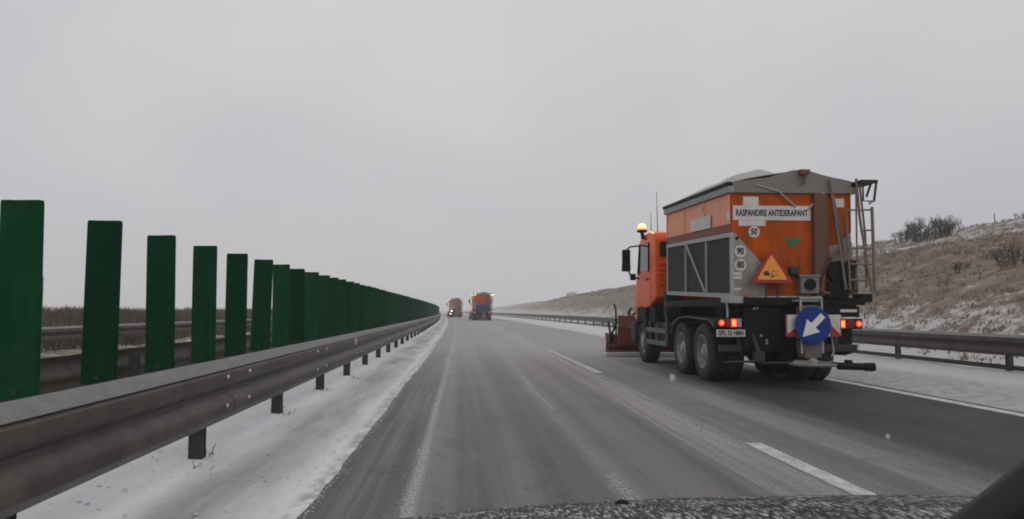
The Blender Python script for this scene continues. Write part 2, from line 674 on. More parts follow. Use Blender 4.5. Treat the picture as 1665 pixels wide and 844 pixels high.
def ground_z(S, Y):
    z = np.interp(S, [-3000, -200, -60, -30, -19, -15, -11.5, -9, -6, -3.6, -2.0, 12.0, 12.6, 14.5, 19, 24, 27, 33, 40, 46, 60, 140, 400, 3000],
                  [1.5, 0.9, 0.75, 0.65, 0.55, 0.1, -0.25, -0.35, -0.25, -0.06, -0.08, -0.08, 0.0, 0.55, 2.6, 4.35, 4.85, 5.6, 7.35, 8.75, 9.3, 8.5, 4.0, 1.0])
    right = S > 12.3
    z = np.where(right, z * hill_scale(Y), z)
    amp = np.where(right, np.clip((S - 12.5) / 6, 0, 1), np.clip((-S - 5) / 8, 0, 1))
    n = 0.30 * value_noise(S * 0.16, Y * 0.11, 3) + 0.14 * value_noise(S * 0.55, Y * 0.4, 4) + 0.07 * value_noise(S * 1.7, Y * 1.3, 5)
    return z + amp * n * np.where(right, 1.0, 0.5)


S_g = np.concatenate([[-3000, -1200, -500, -250, -150, -100, -80, -60], np.arange(-50, -4, 1.0), [-3.6, -3, -2, 3, 8, 11.5],
                      np.arange(12, 30, 0.45), np.arange(30, 52, 0.8), [54, 57, 60, 70, 85, 110, 140, 200, 300, 500, 1000, 3000]])
ground = sheet('ground', S_g, ramp_y(0.5), ground_z, ground_material())
tag(ground, 'brown winter turf with thin snow rising to a bank on the right', kind='structure')

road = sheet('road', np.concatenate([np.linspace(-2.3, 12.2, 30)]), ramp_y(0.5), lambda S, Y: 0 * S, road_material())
tag(road, 'grey wet motorway asphalt streaked with salt and snow', kind='structure')

# snow lying on both shoulders, with ragged scraped edges
edgeL = lambda Y: -1.03 + 0.022 * value_noise(Y * 0.35, Y * 0, 21) + 0.014 * value_noise(Y * 1.9, Y * 0, 22) + 0.012 * value_noise(Y * 6, Y * 0, 23)
edgeR = lambda Y: 7.22 + 0.09 * value_noise(Y * 0.3, Y * 0, 31) + 0.05 * value_noise(Y * 1.6, Y * 0, 32)


def verge_z(edge, sgn, hgt):
    def fn(S, Y):
        d = np.clip((S - edge(Y)) * sgn, 0, None)
        n = 0.016 * value_noise(S * 2.1, Y * 0.8, 41) + 0.007 * value_noise(S * 6, Y * 4, 42) + 0.004 * value_noise(S * 14, Y * 11, 43)
        return 0.004 + hgt * (1 - np.exp(-d / 0.35)) + n * np.clip(d / 0.3, 0, 1)
    return fn


def verge_s(edge, s0, s1):
    def fn(S, Y):
        t = (S - s0) / (s1 - s0)
        return edge(Y) + t * (s1 - edge(Y))
    return fn


Yv = np.concatenate([np.arange(-14, 30, 0.12), np.arange(30, 80, 0.4), np.arange(80, 240, 2.0), np.arange(240, 700, 10)])
tt = np.concatenate([[0, 0.004, 0.012, 0.025, 0.045, 0.07], np.linspace(0.1, 1, 26)])
sv = sheet('snow_verge', -1.0 + tt * (-3.3 + 1.0), Yv, verge_z(edgeL, -1, 0.045), snow_material('verge_snow', True), verge_s(edgeL, -1.0, -3.3))
tag(sv, 'white snow strip under the median guard rail', kind='structure')
sv2 = sheet('snow_shoulder', 7.2 + tt * (12.5 - 7.2), Yv, verge_z(edgeR, 1, 0.03), snow_material('shoulder_snow', False), verge_s(edgeR, 7.2, 12.5))
tag(sv2, 'greyish slushy snow on the hard shoulder at right', kind='structure')

# painted markings
PAINT = paint_line_material()


def marking(name, s0, s1, y0, y1, label):
    Y = np.linspace(y0, y1, max(3, int((y1 - y0) / 2) + 2))
    o = sheet(name, [s0, s1], Y, lambda S, Y: 0 * S + 0.004, PAINT, smooth=False)
    tag(o, label, kind='structure')
    return o


for k, (a, b) in enumerate([(-2.8, 7.25), (15.5, 25.0), (33.6, 43.2), (51.8, 61.4), (70, 79.6), (88, 97.6), (106, 115.6)]):
    marking('lane_marking', 2.76, 2.93, a, b, 'white dash of the lane line between the two lanes')
marking('edge_marking', 6.88, 7.08, -14, 300, 'solid white edge line at the right shoulder')

# ------------------------------------------------------------------ guard rails
STEEL = mat('weathered_galvanised_steel', (0.096, 0.079, 0.070), 0.52, 0.1, 0.5, 3.0, dirt=0.8, dirt_col=(0.036, 0.031, 0.029), dirt_top=1.6, bump=0.15, bscale=25, stretch=(1, 0.25, 1), spec=0.4)
STEEL_P = mat('guard_post_steel', (0.04, 0.038, 0.042), 0.6, 0.1, 0.35, 5.0, dirt=0.4, dirt_col=(0.06, 0.055, 0.05), spec=0.25)
SNOWCAP = mat('frosted_snow_dust', (0.20, 0.20, 0.195), 0.85, 0.0, 0.4, 14.0, bump=0.4, bscale=60)
BOLT = mat('snow_packed_bolt', (0.55, 0.53, 0.52), 0.6, 0.1, 0.2, 20)


def beam_mesh(prof, length, m, name, thick=0.004):
    """open profile (offset, height) swept along y with real sheet thickness"""
    b = B()
    P = [Vector((p[0], 0, p[1])) for p in prof]
    nrm = []
    for i in range(len(P)):
        d = (P[min(i + 1, len(P) - 1)] - P[max(i - 1, 0)]).normalized()
        nrm.append(Vector((-d.z, 0, d.x)))
    loop = [(p.x, p.z) for p in P] + [((p + n * thick).x, (p + n * thick).z) for p, n in list(zip(P, nrm))[::-1]]
    n = len(P)
    ys = [-length / 2, length / 2]
    V = [[b.bm.verts.new((q[0], y, q[1])) for q in loop] for y in ys]
    m2 = len(loop)
    for i in range(m2):
        b.bm.faces.new((V[0][i], V[0][(i + 1) % m2], V[1][(i + 1) % m2], V[1][i]))
    for s in (0, 1):
        for i in range(n - 1):
            b.bm.faces.new((V[s][i], V[s][i + 1], V[s][m2 - 2 - i], V[s][m2 - 1 - i]))
    return b.obj(name, m, smooth=True)


def put(o, s, y, z, parent, base):
    o.parent = parent
    o.location = (bx(s, y) - base[0], y - base[1], z - base[2])
    o.rotation_euler = (0, 0, heading(y))


def guard_rail(name, label, s, face, top, y0, y1, seg, post_step, post_from, hscale=1.0, snow=True, lower=False, bolts_to=30.0, group='steel guard rails along the motorway', ground=0.0, near_posts=True):
    """face: +1 the corrugation faces +x, -1 it faces -x"""
    base = (bx(s, max(y0, 0)), max(y0, 0), ground)
    root = empty(name, base)
    tag(root, label, 'guard rail', group)
    f = face
    w = [(0.0, 0.0), (0.045, -0.022), (0.125, -0.085), (0.132, -0.125), (0.125, -0.165), (0.062, -0.225), (0.062, -0.262),
         (0.125, -0.325), (0.132, -0.37), (0.128, -0.42), (0.06, -0.485), (0.02, -0.50)]
    w = [(f * a, z * hscale) for a, z in w]
    if f < 0:
        w = w[::-1]
    proto = beam_mesh(w, seg + 0.12, STEEL, 'beam')
    cap = [(0.001, 0.006), (0.046, -0.014), (0.115, -0.066)]
    cap = [(f * a, z * hscale + 0.008) for a, z in cap]
    if f < 0:
        cap = cap[::-1]
    capo = beam_mesh(cap, seg + 0.02, SNOWCAP, 'snow_dusting', 0.006)
    bolt = B().lathe([(0, 0.018), (0.008, 0.018), (0.016, 0.010), (0.018, 0.0)], (0, 0, 0), 'x', 8).obj('bolt', BOLT)
    protos = [proto, capo, bolt]
    post = B()
    post.box(-0.05, 0.05, -0.035, 0.035, -0.25, top - 0.06)
    post.box(-0.06, 0.06, -0.042, -0.036, -0.25, top - 0.06)
    post.box(-0.06, 0.06, 0.036, 0.042, -0.25, top - 0.06)
    posto = post.obj('post', STEEL_P)
    low = None
    if lower:
        low = B().box(-0.03, 0.03, -seg / 2, seg / 2, 0.07, 0.17).obj('lower_rail', STEEL_P, bevel=0.008)
        protos.append(low)
    protos.append(posto)
    first = set()

    def use(p):
        if p.name in first:
            c = p.copy()
            COL.objects.link(c)
            return c
        first.add(p.name)
        return p
    y = y0
    k = 0
    while y < y1:
        c = use(proto)
        put(c, s + 0.004 * f * (k % 2), y, top + 0.002 * (k % 2), root, base)
        k += 1
        if snow:
            d = use(capo)
            d.parent = c
            d.location = (0, 0, 0)
        if y < bolts_to:
            for dy in (-0.30, 0.36):
                for dz in (-0.115, -0.35):
                    q = use(bolt)
                    q.parent = c
                    q.location = (f * 0.136, seg / 2 + dy, dz * hscale)
                    q.rotation_euler = (0, 0, 0 if f > 0 else math.pi)
        if low is not None:
            l = use(low)
            put(l, s + 0.02 * f, y, 0.0 + ground, root, base)
        y += seg
    y = post_from
    while y < y1:
        c = use(posto)
        put(c, s - f * 0.07, y, ground, root, base)
        y += post_step
    for p in protos:
        if p.name not in first:
            bpy.data.objects.remove(p)
    return root


median = guard_rail('guard_rail', 'dirty corrugated steel rail below the green panels', -2.22, 1, 0.85, -3.0, 178, 4.0, 2.72, 1.15, hscale=1.06)
for yy, zz in ((14.4, 0.74), (34.0, 0.74), (62.0, 0.74)):
    r_ = B().box(-0.004, 0.02, -0.05, 0.05, -0.085, 0.05).obj('reflector', mat('pale_reflector', (0.45, 0.42, 0.40), 0.35, 0, 0.3, 30), median, bevel=0.004)
    r_.location = (bx(-2.085, yy) - median.location.x, yy - median.location.y, zz)
guard_rail('guard_rail', 'second rail standing behind the green panels in the median', -4.5, -1, 0.80, -1.0, 60, 4.0, 4.0, 2.3, bolts_to=0, snow=False)
guard_rail('guard_rail', 'far rail on the left edging the other carriageway before brown scrub', -10.0, 1, 0.90, 4.0, 150, 4.0, 4.0, 5.0, hscale=0.7, bolts_to=0, ground=-0.33)
guard_rail('guard_rail', 'long grey rail along the right shoulder below the grassy bank', 11.42, -1, 0.79, 2.0, 330, 4.0, 4.0, 3.0, hscale=0.85, lower=True, bolts_to=0)

# ------------------------------------------------------------------ green anti-glare panels on the median rail
GREEN = mat('green_moulded_plastic', (0.0018, 0.036, 0.014), 0.55, 0, 0.35, 2.5, dirt=0.34, dirt_col=(0.022, 0.052, 0.034), dirt_top=2.6, bump=0.08, bscale=30, spec=0.06)
_nt, _N, _L, _b = nodes_of(GREEN)
_oi = _N.new('ShaderNodeObjectInfo')
_hs = _N.new('ShaderNodeHueSaturation')
_mr = _N.new('ShaderNodeMapRange')
_mr.inputs[3].default_value, _mr.inputs[4].default_value = 0.72, 1.35
_L.new(_oi.outputs['Random'], _mr.inputs[0])
_src = _b.inputs['Base Color'].links[0].from_socket
_L.new(_mr.outputs[0], _hs.inputs['Value'])
_L.new(_src, _hs.inputs['Color'])
_L.new(_hs.outputs[0], _b.inputs['Base Color'])
BRACK = mat('dark_bracket_steel', (0.035, 0.035, 0.035), 0.6, 0.3, 0.3, 8)


def panel_mesh():
    b = B()
    # shallow ribbed section in plan, slightly narrower to the top
    sec = [(-0.120, 0.030), (-0.108, 0.0), (-0.055, 0.0), (-0.045, 0.008), (0.045, 0.008), (0.055, 0.0), (0.108, 0.0), (0.120, 0.030),
           (0.113, 0.032), (0.103, 0.008), (0.057, 0.008), (0.046, 0.016), (-0.046, 0.016), (-0.057, 0.008), (-0.103, 0.008), (-0.113, 0.032)]
    zs = [0.0, 0.02, 0.6, 1.13, 1.15]
    sc = [0.97, 1.0, 1.0, 0.99, 0.95]
    rings = [[b.bm.verts.new((x * k, y, z)) for x, y in sec] for z, k in zip(zs, sc)]
    n = len(sec)
    for i in range(len(zs) - 1):
        for j in range(n):
            b.bm.faces.new((rings[i][j], rings[i][(j + 1) % n], rings[i + 1][(j + 1) % n], rings[i + 1][j]))
    for ring in (rings[0], rings[-1]):
        for a in range(n // 2 - 1):
            b.bm.faces.new((ring[a], ring[a + 1], ring[n - 2 - a], ring[n - 1 - a]))
    return b.obj('slat', GREEN)


def bracket_mesh():
    b = B()
    b.box(-0.07, 0.07, 0.02, 0.10, -0.045, -0.03)
    b.box(-0.05, 0.05, 0.012, 0.020, -0.045, 0.09)
    b.lathe([(0.0, 0.014), (-0.010, 0.014)], (0, 0.0, 0.05), 'y', 8)
    b.box(-0.05, 0.28, 0.04, 0.075, -0.07, -0.045)
    return b.obj('foot_bracket', BRACK)


slat0, brk0 = panel_mesh(), bracket_mesh()
NTH = 'eighth ninth tenth eleventh twelfth thirteenth fourteenth fifteenth sixteenth seventeenth eighteenth nineteenth twentieth'.split()
ords = ['nearest green panel at the left picture edge', 'second green panel from the left edge', 'third green panel from the left edge',
        'fourth green panel from the left edge', 'fifth green panel from the left edge, narrow and upright',
        'sixth green panel, last one with a clear gap after it', 'seventh green panel where the row closes into a wall']
y = 4.40
k = 0
while y < 176:
    root = empty('anti_glare_panel', (bx(-2.55, y), y, 0.80 + random.uniform(-0.006, 0.006)), heading(y) + (random.uniform(-0.09, 0.09) if k > 1 else 0.03))
    root.rotation_euler[1] = random.uniform(-0.018, 0.018)
    root.rotation_euler[0] = random.uniform(-0.02, 0.02)
    if 0 <= k < 7:
        lb = ords[k]
    elif k < 20:
        lb = NTH[k - 7] + ' green panel counted from the left picture edge, overlapping its neighbours'
    else:
        lb = 'far green panel in the overlapping row running to the bend'
    tag(root, lb, 'panel', 'green panels standing on the median rail')
    if k == 0:
        s_, b_ = slat0, brk0
    else:
        s_, b_ = slat0.copy(), brk0.copy()
        COL.objects.link(s_)
        COL.objects.link(b_)
    s_.parent = root
    b_.parent = root
    y += (0.94, 1.03, 1.03, 1.01, 1.0, 1.05)[k] if k < 6 else 1.0
    k += 1

# ------------------------------------------------------------------ the spreader truck
ORANGE = mat('orange_hopper_paint', (0.50, 0.082, 0.004), 0.6, 0, 0.22, 3.0, dirt=0.9, dirt_col=(0.12, 0.042, 0.020), dirt_top=4.2, bump=0.05, bscale=12, spec=0.08)
CABORANGE = mat('orange_cab_paint', (0.80, 0.115, 0.014), 0.4, 0, 0.12, 3.0, dirt=0.3, dirt_col=(0.34, 0.12, 0.06), dirt_top=3.2, spec=0.35)
ORANGE_D = mat('salt_dusted_orange_paint', (0.80, 0.33, 0.19), 0.65, 0, 0.18, 4.0, dirt=0.35, dirt_col=(0.50, 0.31, 0.22), dirt_top=4.5)
GREY = mat('dull_grey_sheet_steel', (0.30, 0.285, 0.275), 0.6, 0.1, 0.2, 4.0, dirt=0.75, dirt_col=(0.17, 0.14, 0.12), dirt_top=3.2)
GREYL = mat('pale_frame_steel', (0.36, 0.355, 0.36), 0.55, 0.1, 0.2, 6.0, dirt=0.3, dirt_col=(0.2, 0.18, 0.17))
MESHD = mat('dark_side_panel', (0.030, 0.027, 0.026), 0.65, 0, 0.3, 3.0, dirt=0.3, dirt_col=(0.055, 0.047, 0.043), spec=0.2)
TARP = mat('grey_tarpaulin', (0.40, 0.385, 0.36), 0.7, 0, 0.25, 2.2, bump=0.4, bscale=7)
BLACK = mat('black_chassis_paint', (0.007, 0.007, 0.009), 0.6, 0, 0.3, 4.0, dirt=0.12, dirt_col=(0.03, 0.028, 0.028), dirt_top=1.9, spec=0.15)
CHASG = mat('grimy_chassis_parts', (0.028, 0.028, 0.034), 0.6, 0.0, 0.4, 5.0, dirt=0.35, dirt_col=(0.065, 0.06, 0.062), dirt_top=1.9, spec=0.25)
RUBBER = mat('tyre_rubber', (0.018, 0.018, 0.020), 0.7, 0, 0.3, 9.0, dirt=0.55, dirt_col=(0.085, 0.08, 0.085), dirt_top=1.9, bump=0.2, bscale=40, spec=0.2)
RIM = mat('grey_wheel_rim', (0.36, 0.36, 0.37), 0.5, 0.0, 0.3, 9.0, dirt=0.55, dirt_col=(0.075, 0.07, 0.07), dirt_top=1.4)
WHITE = mat('dirty_white_vinyl', (0.62, 0.60, 0.57), 0.55, 0, 0.18, 8.0, dirt=0.5, dirt_col=(0.36, 0.31, 0.27), dirt_top=4.5)
INK = mat('black_lettering', (0.012, 0.012, 0.02), 0.5, 0, 0.2, 20)
GLASS = mat('dark_cab_glass', (0.022, 0.028, 0.028), 0.08, 0, 0.2, 3.0)
REDM = mat('red_sign_border', (0.36, 0.022, 0.010), 0.45, 0, 0.2, 8.0, dirt=0.3, dirt_col=(0.12, 0.05, 0.04), spec=0.3)
AMBERSIGN = mat('amber_sign_face', (0.82, 0.27, 0.012), 0.4, 0, 0.12, 6.0, dirt=0.1)
BLUE = mat('blue_sign_face', (0.0015, 0.030, 0.20), 0.45, 0, 0.15, 5.0, dirt=0.05, spec=0.2)
PLOWRED = mat('grimy_red_plough_paint', (0.16, 0.030, 0.022), 0.6, 0, 0.4, 5.0, dirt=0.5, dirt_col=(0.04, 0.024, 0.021), dirt_top=1.8, spec=0.3)
PLOWEDGE = mat('snowy_cutting_edge', (0.50, 0.47, 0.46), 0.6, 0, 0.3, 9.0)
GREENP = mat('green_arrow_vinyl', (0.01, 0.13, 0.055), 0.5, 0, 0.2, 8.0)
RUST = mat('rusty_brown_steel', (0.13, 0.055, 0.028), 0.75, 0.0, 0.4, 6.0, dirt=0.4, dirt_col=(0.07, 0.05, 0.04), dirt_top=3.5)
ALU = mat('dull_aluminium_ladder', (0.19, 0.135, 0.11), 0.6, 0.1, 0.4, 12.0, dirt=0.4, dirt_col=(0.10, 0.07, 0.055))
TAIL = emit('lit_tail_lamp', (1.0, 0.035, 0.006), 1.3)
TAILC = emit('lit_tail_lamp_core', (1.0, 0.20, 0.075), 2.2)
TAILOFF = mat('red_tail_lens', (0.20, 0.012, 0.008), 0.2, 0, 0.2, 10)
BEAC = emit('lit_beacon_lens', (1.0, 0.60, 0.26), 1.7, base=(0.8, 0.3, 0.05))
WORKL = emit('lit_work_lamp', (1.0, 0.93, 0.82), 4.0, base=(0.7, 0.7, 0.7))


def wheel(parent, x, y, r, width, side, dual=False):
    """side -1: outer face to the left. wheel > tyre, rim"""
    b = B()
    prof = [(0.0, r * 0.56), (-0.02, r * 0.66), (-0.03, r * 0.86), (-0.008, r * 0.955), (0.03, r), (width * 0.5, r * 1.004), (width - 0.03, r), (width + 0.008, r * 0.955), (width + 0.03, r * 0.86), (width, r * 0.56)]
    b.lathe([(a * -side, rr) for a, rr in prof], (0, 0, 0), 'x', 36, False)
    # tread blocks
    for k in range(44):
        t = 2 * math.pi * k / 44
        for off in (0.04, width * 0.5 + 0.03):
            w2 = width * 0.5 - 0.075
            rot = Matrix.Rotation(t, 3, 'X')
            x0 = off * -side
            x1 = (off + w2) * -side
            b.box(min(x0, x1), max(x0, x1), -0.022, 0.022, r - 0.005, r + 0.016, rot, (0, 0, 0))
    if dual:
        o2 = width + 0.06
        b.lathe([((a + o2) * -side, rr) for a, rr in prof], (0, 0, 0), 'x', 36, False)
    ty = b.obj('tyre', RUBBER, smooth=True)
    w = empty('wheel', (x, y, r))
    w.parent = parent
    ty.parent = w
    c = B()
    if dual:
        rp = [(-0.015, r * 0.60), (-0.018, r * 0.57), (0.11, r * 0.49), (0.12, r * 0.30), (0.03, r * 0.26), (0.01, r * 0.20), (-0.01, r * 0.12), (-0.01, 0.0)]
    else:
        rp = [(0.01, r * 0.57), (0.02, r * 0.53), (0.08, r * 0.50), (0.04, r * 0.34), (-0.02, r * 0.30), (-0.04, r * 0.2), (-0.05, 0.0)]
    c.lathe([(a * -side, rr) for a, rr in rp], (0, 0, 0), 'x', 28, False)
    for k in range(10):
        t = 2 * math.pi * k / 10
        q = 0.105 if dual else -0.005
        c.lathe([(0.03 * -side, 0.016), (-0.02 * -side, 0.016)], ((q - 0.02) * -side, r * 0.4 * math.cos(t), r * 0.4 * math.sin(t)), 'x', 6)
    rm = c.obj('rim', RIM, smooth=True)
    rm.parent = w
    # hub shaft keeps the pair joined to the axle
    B().lathe([(0.0, 0.10), (0.6 * -side, 0.10)], (0, 0, 0), 'x', 12).obj('hub', CHASG, w)
    return w


def disc(b, cx, cz, r, y, th=0.003, n=32):
    b.prism([(cx + r * math.cos(2 * math.pi * i / n), cz + r * math.sin(2 * math.pi * i / n)) for i in range(n)], 'y', y, y + th)
    return b


def build_truck():
    T = empty('spreader_truck')
    # ---- chassis
    c = B()
    for s in (-1, 1):
        c.box(s * 0.42 - 0.04, s * 0.42 + 0.04, 0.05, 7.0, 0.92, 1.20)
    for yy in (0.1, 1.0, 2.1, 3.3, 4.4, 6.0):
        c.box(-0.40, 0.40, yy, yy + 0.08, 0.95, 1.17)
    for yy in (1.45, 2.80, 6.2):
        c.tube([(-0.95, yy, 0.54), (0.95, yy, 0.54)], 0.10, 10)
        c.lathe([(-0.22, 0.12), (-0.12, 0.23), (0.12, 0.23), (0.22, 0.12)], (0, yy, 0.54), 'x', 14)
    c.tube([(0, 1.5, 0.58), (0, 5.2, 0.8)], 0.06, 8)
    c.obj('chassis', BLACK, T, bevel=0.008)
    d = B()
    d.box(-1.08, 1.18, 0.02, 3.98, 1.38, 1.52)
    d.box(-1.02, 1.30, -0.06, 0.02, 1.40, 1.535)
    d.box(1.22, 1.44, -0.05, 0.22, 1.46, 1.60)
    d.obj('deck', BLACK, T, bevel=0.012)
    # dark rear closing plates and bumper
    rr = B()
    rr.box(-0.82, -0.16, 0.03, 0.10, 0.60, 1.38)
    rr.box(-0.16, 0.50, 0.10, 0.16, 0.45, 1.38)
    rr.box(0.56, 1.22, -0.01, 0.10, 1.20, 1.385)
    rr.box(-1.24, -0.80, 0.12, 0.18, 1.22, 1.37)
    rr.obj('rear_plate', BLACK, T, bevel=0.02)
    for x0, x1, xs in ((-1.22, -0.30, -0.90), (0.45, 1.22, 0.82)):
        ub = B()
        ub.box(x0, x1, 0.10, 0.20, 0.60, 0.72)
        ub.box(xs, xs + 0.08, 0.12, 0.19, 0.70, 1.1)
        ub.obj('underrun_bar', CHASG, T, bevel=0.012)
    wl_ = B().box(0.87, 1.17, -0.025, -0.012, 1.282, 1.33).obj('marker_strip', WHITE, T, bevel=0.003)
    for (px, pz) in ((-0.63, 1.345), (-0.58, 1.35), (-0.52, 0.88), (-0.42, 0.80), (-0.42, 0.75)):
        disc(B(), px, pz, 0.018, 0.018, 0.012, 10).obj('reflector_stud', WHITE, T)
    # ---- wheels
    for yy in (1.42, 2.80):
        wheel(T, -1.09, yy, 0.535, 0.27, -1, True)
        wheel(T, 1.20, yy, 0.535, 0.27, 1, True)
    wheel(T, -1.07, 6.2, 0.53, 0.31, -1)
    wheel(T, 1.17, 6.2, 0.53, 0.31, 1)
    # ---- mudguards over the tandem
    for s in (-1, 1):
        g = B()
        poly = [(0.35, 0.78), (0.62, 1.02), (0.95, 1.155), (2.0, 1.18), (2.15, 1.205), (2.85, 1.175), (3.30, 1.06), (3.52, 0.82),
                (3.50, 0.78), (3.26, 1.03), (2.83, 1.150), (2.14, 1.18), (2.0, 1.155), (0.96, 1.13), (0.64, 0.99), (0.37, 0.74)]
        g.prism(poly, 'x', 0.78 if s > 0 else -1.13, 1.23 if s > 0 else -0.7)
        g.obj('mudguard', mat('dusty_mudguard_plastic', (0.10, 0.10, 0.105), 0.6, 0, 0.35, 5, dirt=0.4, dirt_col=(0.05, 0.05, 0.05), spec=0.3) if s < 0 else BLACK, T, bevel=0.006)
        f = B()
        f.prism([(s * 0.80, 1.10), (s * 1.24, 1.10), (s * 1.24, 0.56), (s * 1.10, 0.52), (s * 0.80, 0.54)], 'y', 0.30, 0.315)
        f.obj('mudflap', BLACK, T)
    # ---- side guard, tank and boxes between cab and tandem
    sg = B()
    for zz in (0.52, 0.80):
        sg.box(-1.20, -1.16, 3.62, 5.35, zz, zz + 0.11)
    for yy in (3.72, 4.5, 5.2):
        sg.box(-1.16, -1.10, yy, yy + 0.06, 0.5, 1.05)
        sg.box(-1.10, -0.46, yy, yy + 0.05, 0.98, 1.04)
    sg.box(-1.18, -1.14, 3.62, 3.68, 0.55, 1.15)
    sg.obj('side_guard', mat('violet_grey_side_guard', (0.085, 0.08, 0.095), 0.55, 0.1, 0.3, 6, dirt=0.4), T, bevel=0.01)
    ft = B()
    ft.box(-1.08, -0.52, 3.75, 5.1, 0.52, 1.02)
    ft.obj('fuel_tank', CHASG, T, bevel=0.05, seg=3, smooth=True)
    ft2 = B()
    ft2.box(0.52, 1.12, 3.75, 5.2, 0.52, 1.05)
    ft2.obj('battery_box', BLACK, T, bevel=0.03)
    st = B()
    st.tube([(-0.82, 4.55, 1.2), (-0.82, 4.55, 2.6), (-0.80, 4.5, 2.75)], 0.06, 10)
    st.box(-0.95, -0.6, 4.42, 4.68, 1.15, 1.75)
    st.obj('exhaust_stack', CHASG, T, bevel=0.01)

    # ---- cab
    cab = B()
    # side silhouette (y, z): rear wall 4.78, windscreen leaning back
    sil = [(4.78, 1.62), (4.78, 3.02), (4.90, 3.16), (5.30, 3.24), (6.10, 3.20), (6.42, 3.06), (6.62, 2.45), (6.82, 2.05), (6.90, 1.50), (6.90, 1.02),
           (6.66, 1.02), (6.60, 1.20), (6.42, 1.36), (6.2, 1.42), (5.98, 1.36), (5.80, 1.20), (5.66, 1.30), (5.40, 1.42), (5.10, 1.52)]
    cab.prism(sil, 'x', -1.10, 1.17)
    cab.obj('cab', CABORANGE, T, bevel=0.05, seg=3, smooth=True)
    cabp = T.children[-1] if False else [o for o in T.children if o.name.startswith('cab')][-1]
    # pressed ribs on the back wall
    for zz in (2.42, 2.30, 2.18, 2.06, 1.94):
        B().box(-1.02, 1.05, 4.745, 4.782, zz - 0.03, zz + 0.03).obj('back_rib', CABORANGE, cabp, bevel=0.012)
    bw = B().prism([(-0.96, 2.58), (-1.00, 2.63), (-1.00, 2.90), (-0.95, 2.95), (-0.34, 2.95), (-0.30, 2.90), (-0.30, 2.63), (-0.34, 2.58)], 'y', 4.755, 4.785)
    bw.obj('rear_window', GLASS, cabp, bevel=0.006)
    st_ = B().box(-0.80, -0.60, 4.748, 4.752, 2.68, 2.86).obj('window_sticker', mat('pale_sticker', (0.55, 0.6, 0.6), 0.5), cabp)
    sw = B().prism([(5.42, 2.30), (5.40, 2.94), (5.46, 2.98), (6.20, 2.96), (6.42, 2.50), (6.50, 2.28)], 'x', -1.108, -1.095)
    sw.obj('side_window', GLASS, cabp)
    sw = B().prism([(5.42, 2.30), (5.40, 2.94), (5.46, 2.98), (6.20, 2.96), (6.42, 2.50), (6.50, 2.28)], 'x', 1.165, 1.178)
    sw.obj('side_window', GLASS, cabp)
    ww = B()
    ww.prism([(6.455, 3.0), (6.475, 3.0), (6.665, 2.40), (6.64, 2.40)], 'x', -1.0, 1.0)
    ww.obj('windscreen', GLASS, cabp)
    dr = B()
    dr.prism([(5.30, 1.50), (5.28, 2.22), (6.62, 2.22), (6.70, 1.60), (6.6, 1.50)], 'x', -1.112, -1.098)
    dr.obj('door', CABORANGE, cabp, bevel=0.005)
    hd = B().box(-1.13, -1.11, 5.40, 5.58, 2.05, 2.09).obj('door_handle', BLACK, cabp, bevel=0.005)
    pil = B()
    pil.tube([(-1.115, 6.46, 2.24), (-1.10, 6.30, 3.0)], 0.035, 6)
    pil.obj('pillar_trim', BLACK, cabp)
    B().tube([(-1.115, 5.38, 2.26), (-1.11, 5.36, 2.98)], 0.025, 6).obj('pillar_trim', BLACK, cabp)
    vi = B()
    vi.prism([(6.30, 3.14), (6.75, 3.02), (6.78, 3.05), (6.32, 3.18)], 'x', -1.0, 1.0)
    vi.obj('sun_visor', GLASS, cabp)
    fr = B()
    fr.prism([(6.60, 0.50), (6.60, 1.02), (6.98, 1.02), (7.04, 0.85), (7.02, 0.50)], 'x', -1.2, 1.2)
    fr.obj('bumper', CHASG, T, bevel=0.03)
    stp = B()
    for zz in (0.55, 0.90):
        stp.box(-1.18, -0.95, 5.50, 5.66, zz, zz + 0.05)
    stp.box(-1.16, -0.95, 5.48, 5.52, 0.5, 1.4)
    stp.box(-1.1, 1.1, 4.9, 6.7, 1.02, 1.40)
    stp.obj('cab_step', BLACK, T, bevel=0.01)
    fg = B()
    arc = [(6.2 + 0.66 * math.cos(t), 0.60 + 0.66 * math.sin(t)) for t in np.linspace(0.25, math.pi - 0.1, 14)]
    arc += [(6.2 + 0.62 * math.cos(t), 0.60 + 0.62 * math.sin(t)) for t in np.linspace(math.pi - 0.1, 0.25, 14)]
    fg.prism(arc, 'x', -1.12, -0.75)
    fg.obj('front_mudguard', CHASG, T)
    B().prism(arc, 'x', 0.80, 1.19).obj('front_mudguard', CHASG, T)
    # mirrors
    for s in (-1, 1):
        mi = B()
        mi.box(s * 1.50 - 0.10, s * 1.50 + 0.10, 6.08, 6.22, 2.36, 2.86)
        mi.box(s * 1.50 - 0.11, s * 1.50 + 0.10, 6.06, 6.22, 2.30, 2.50)
        mo = mi.obj('mirror', BLACK, T, bevel=0.04, seg=3, smooth=True)
        ar = B()
        ar.tube([(s * 1.50, 6.15, 2.84), (s * 1.40, 6.15, 2.93), (s * 1.08, 6.1, 2.97)], 0.022, 6)
        ar.obj('mirror_arm', BLACK, mo)
        ar = B()
        ar.tube([(s * 1.46, 6.15, 2.36), (s * 1.38, 6.15, 2.18), (s * 1.16, 6.2, 2.12)], 0.022, 6)
        ar.box(s * 1.33 - 0.06, s * 1.33 + 0.06, 6.08, 6.22, 2.08, 2.24)
        ar.obj('mirror_arm', BLACK, mo)
    # roof: beacon on a post, aerials
    bc = B()
    bc.tube([(-1.14, 5.82, 3.10), (-1.16, 5.82, 3.28)], 0.045, 8)
    bc.tube([(-1.14, 5.6, 3.08), (-1.15, 5.82, 3.2)], 0.03, 6)
    bc.lathe([(3.27, 0.12), (3.31, 0.13), (3.33, 0.12)], (-1.16, 5.82, 0), 'z', 16)
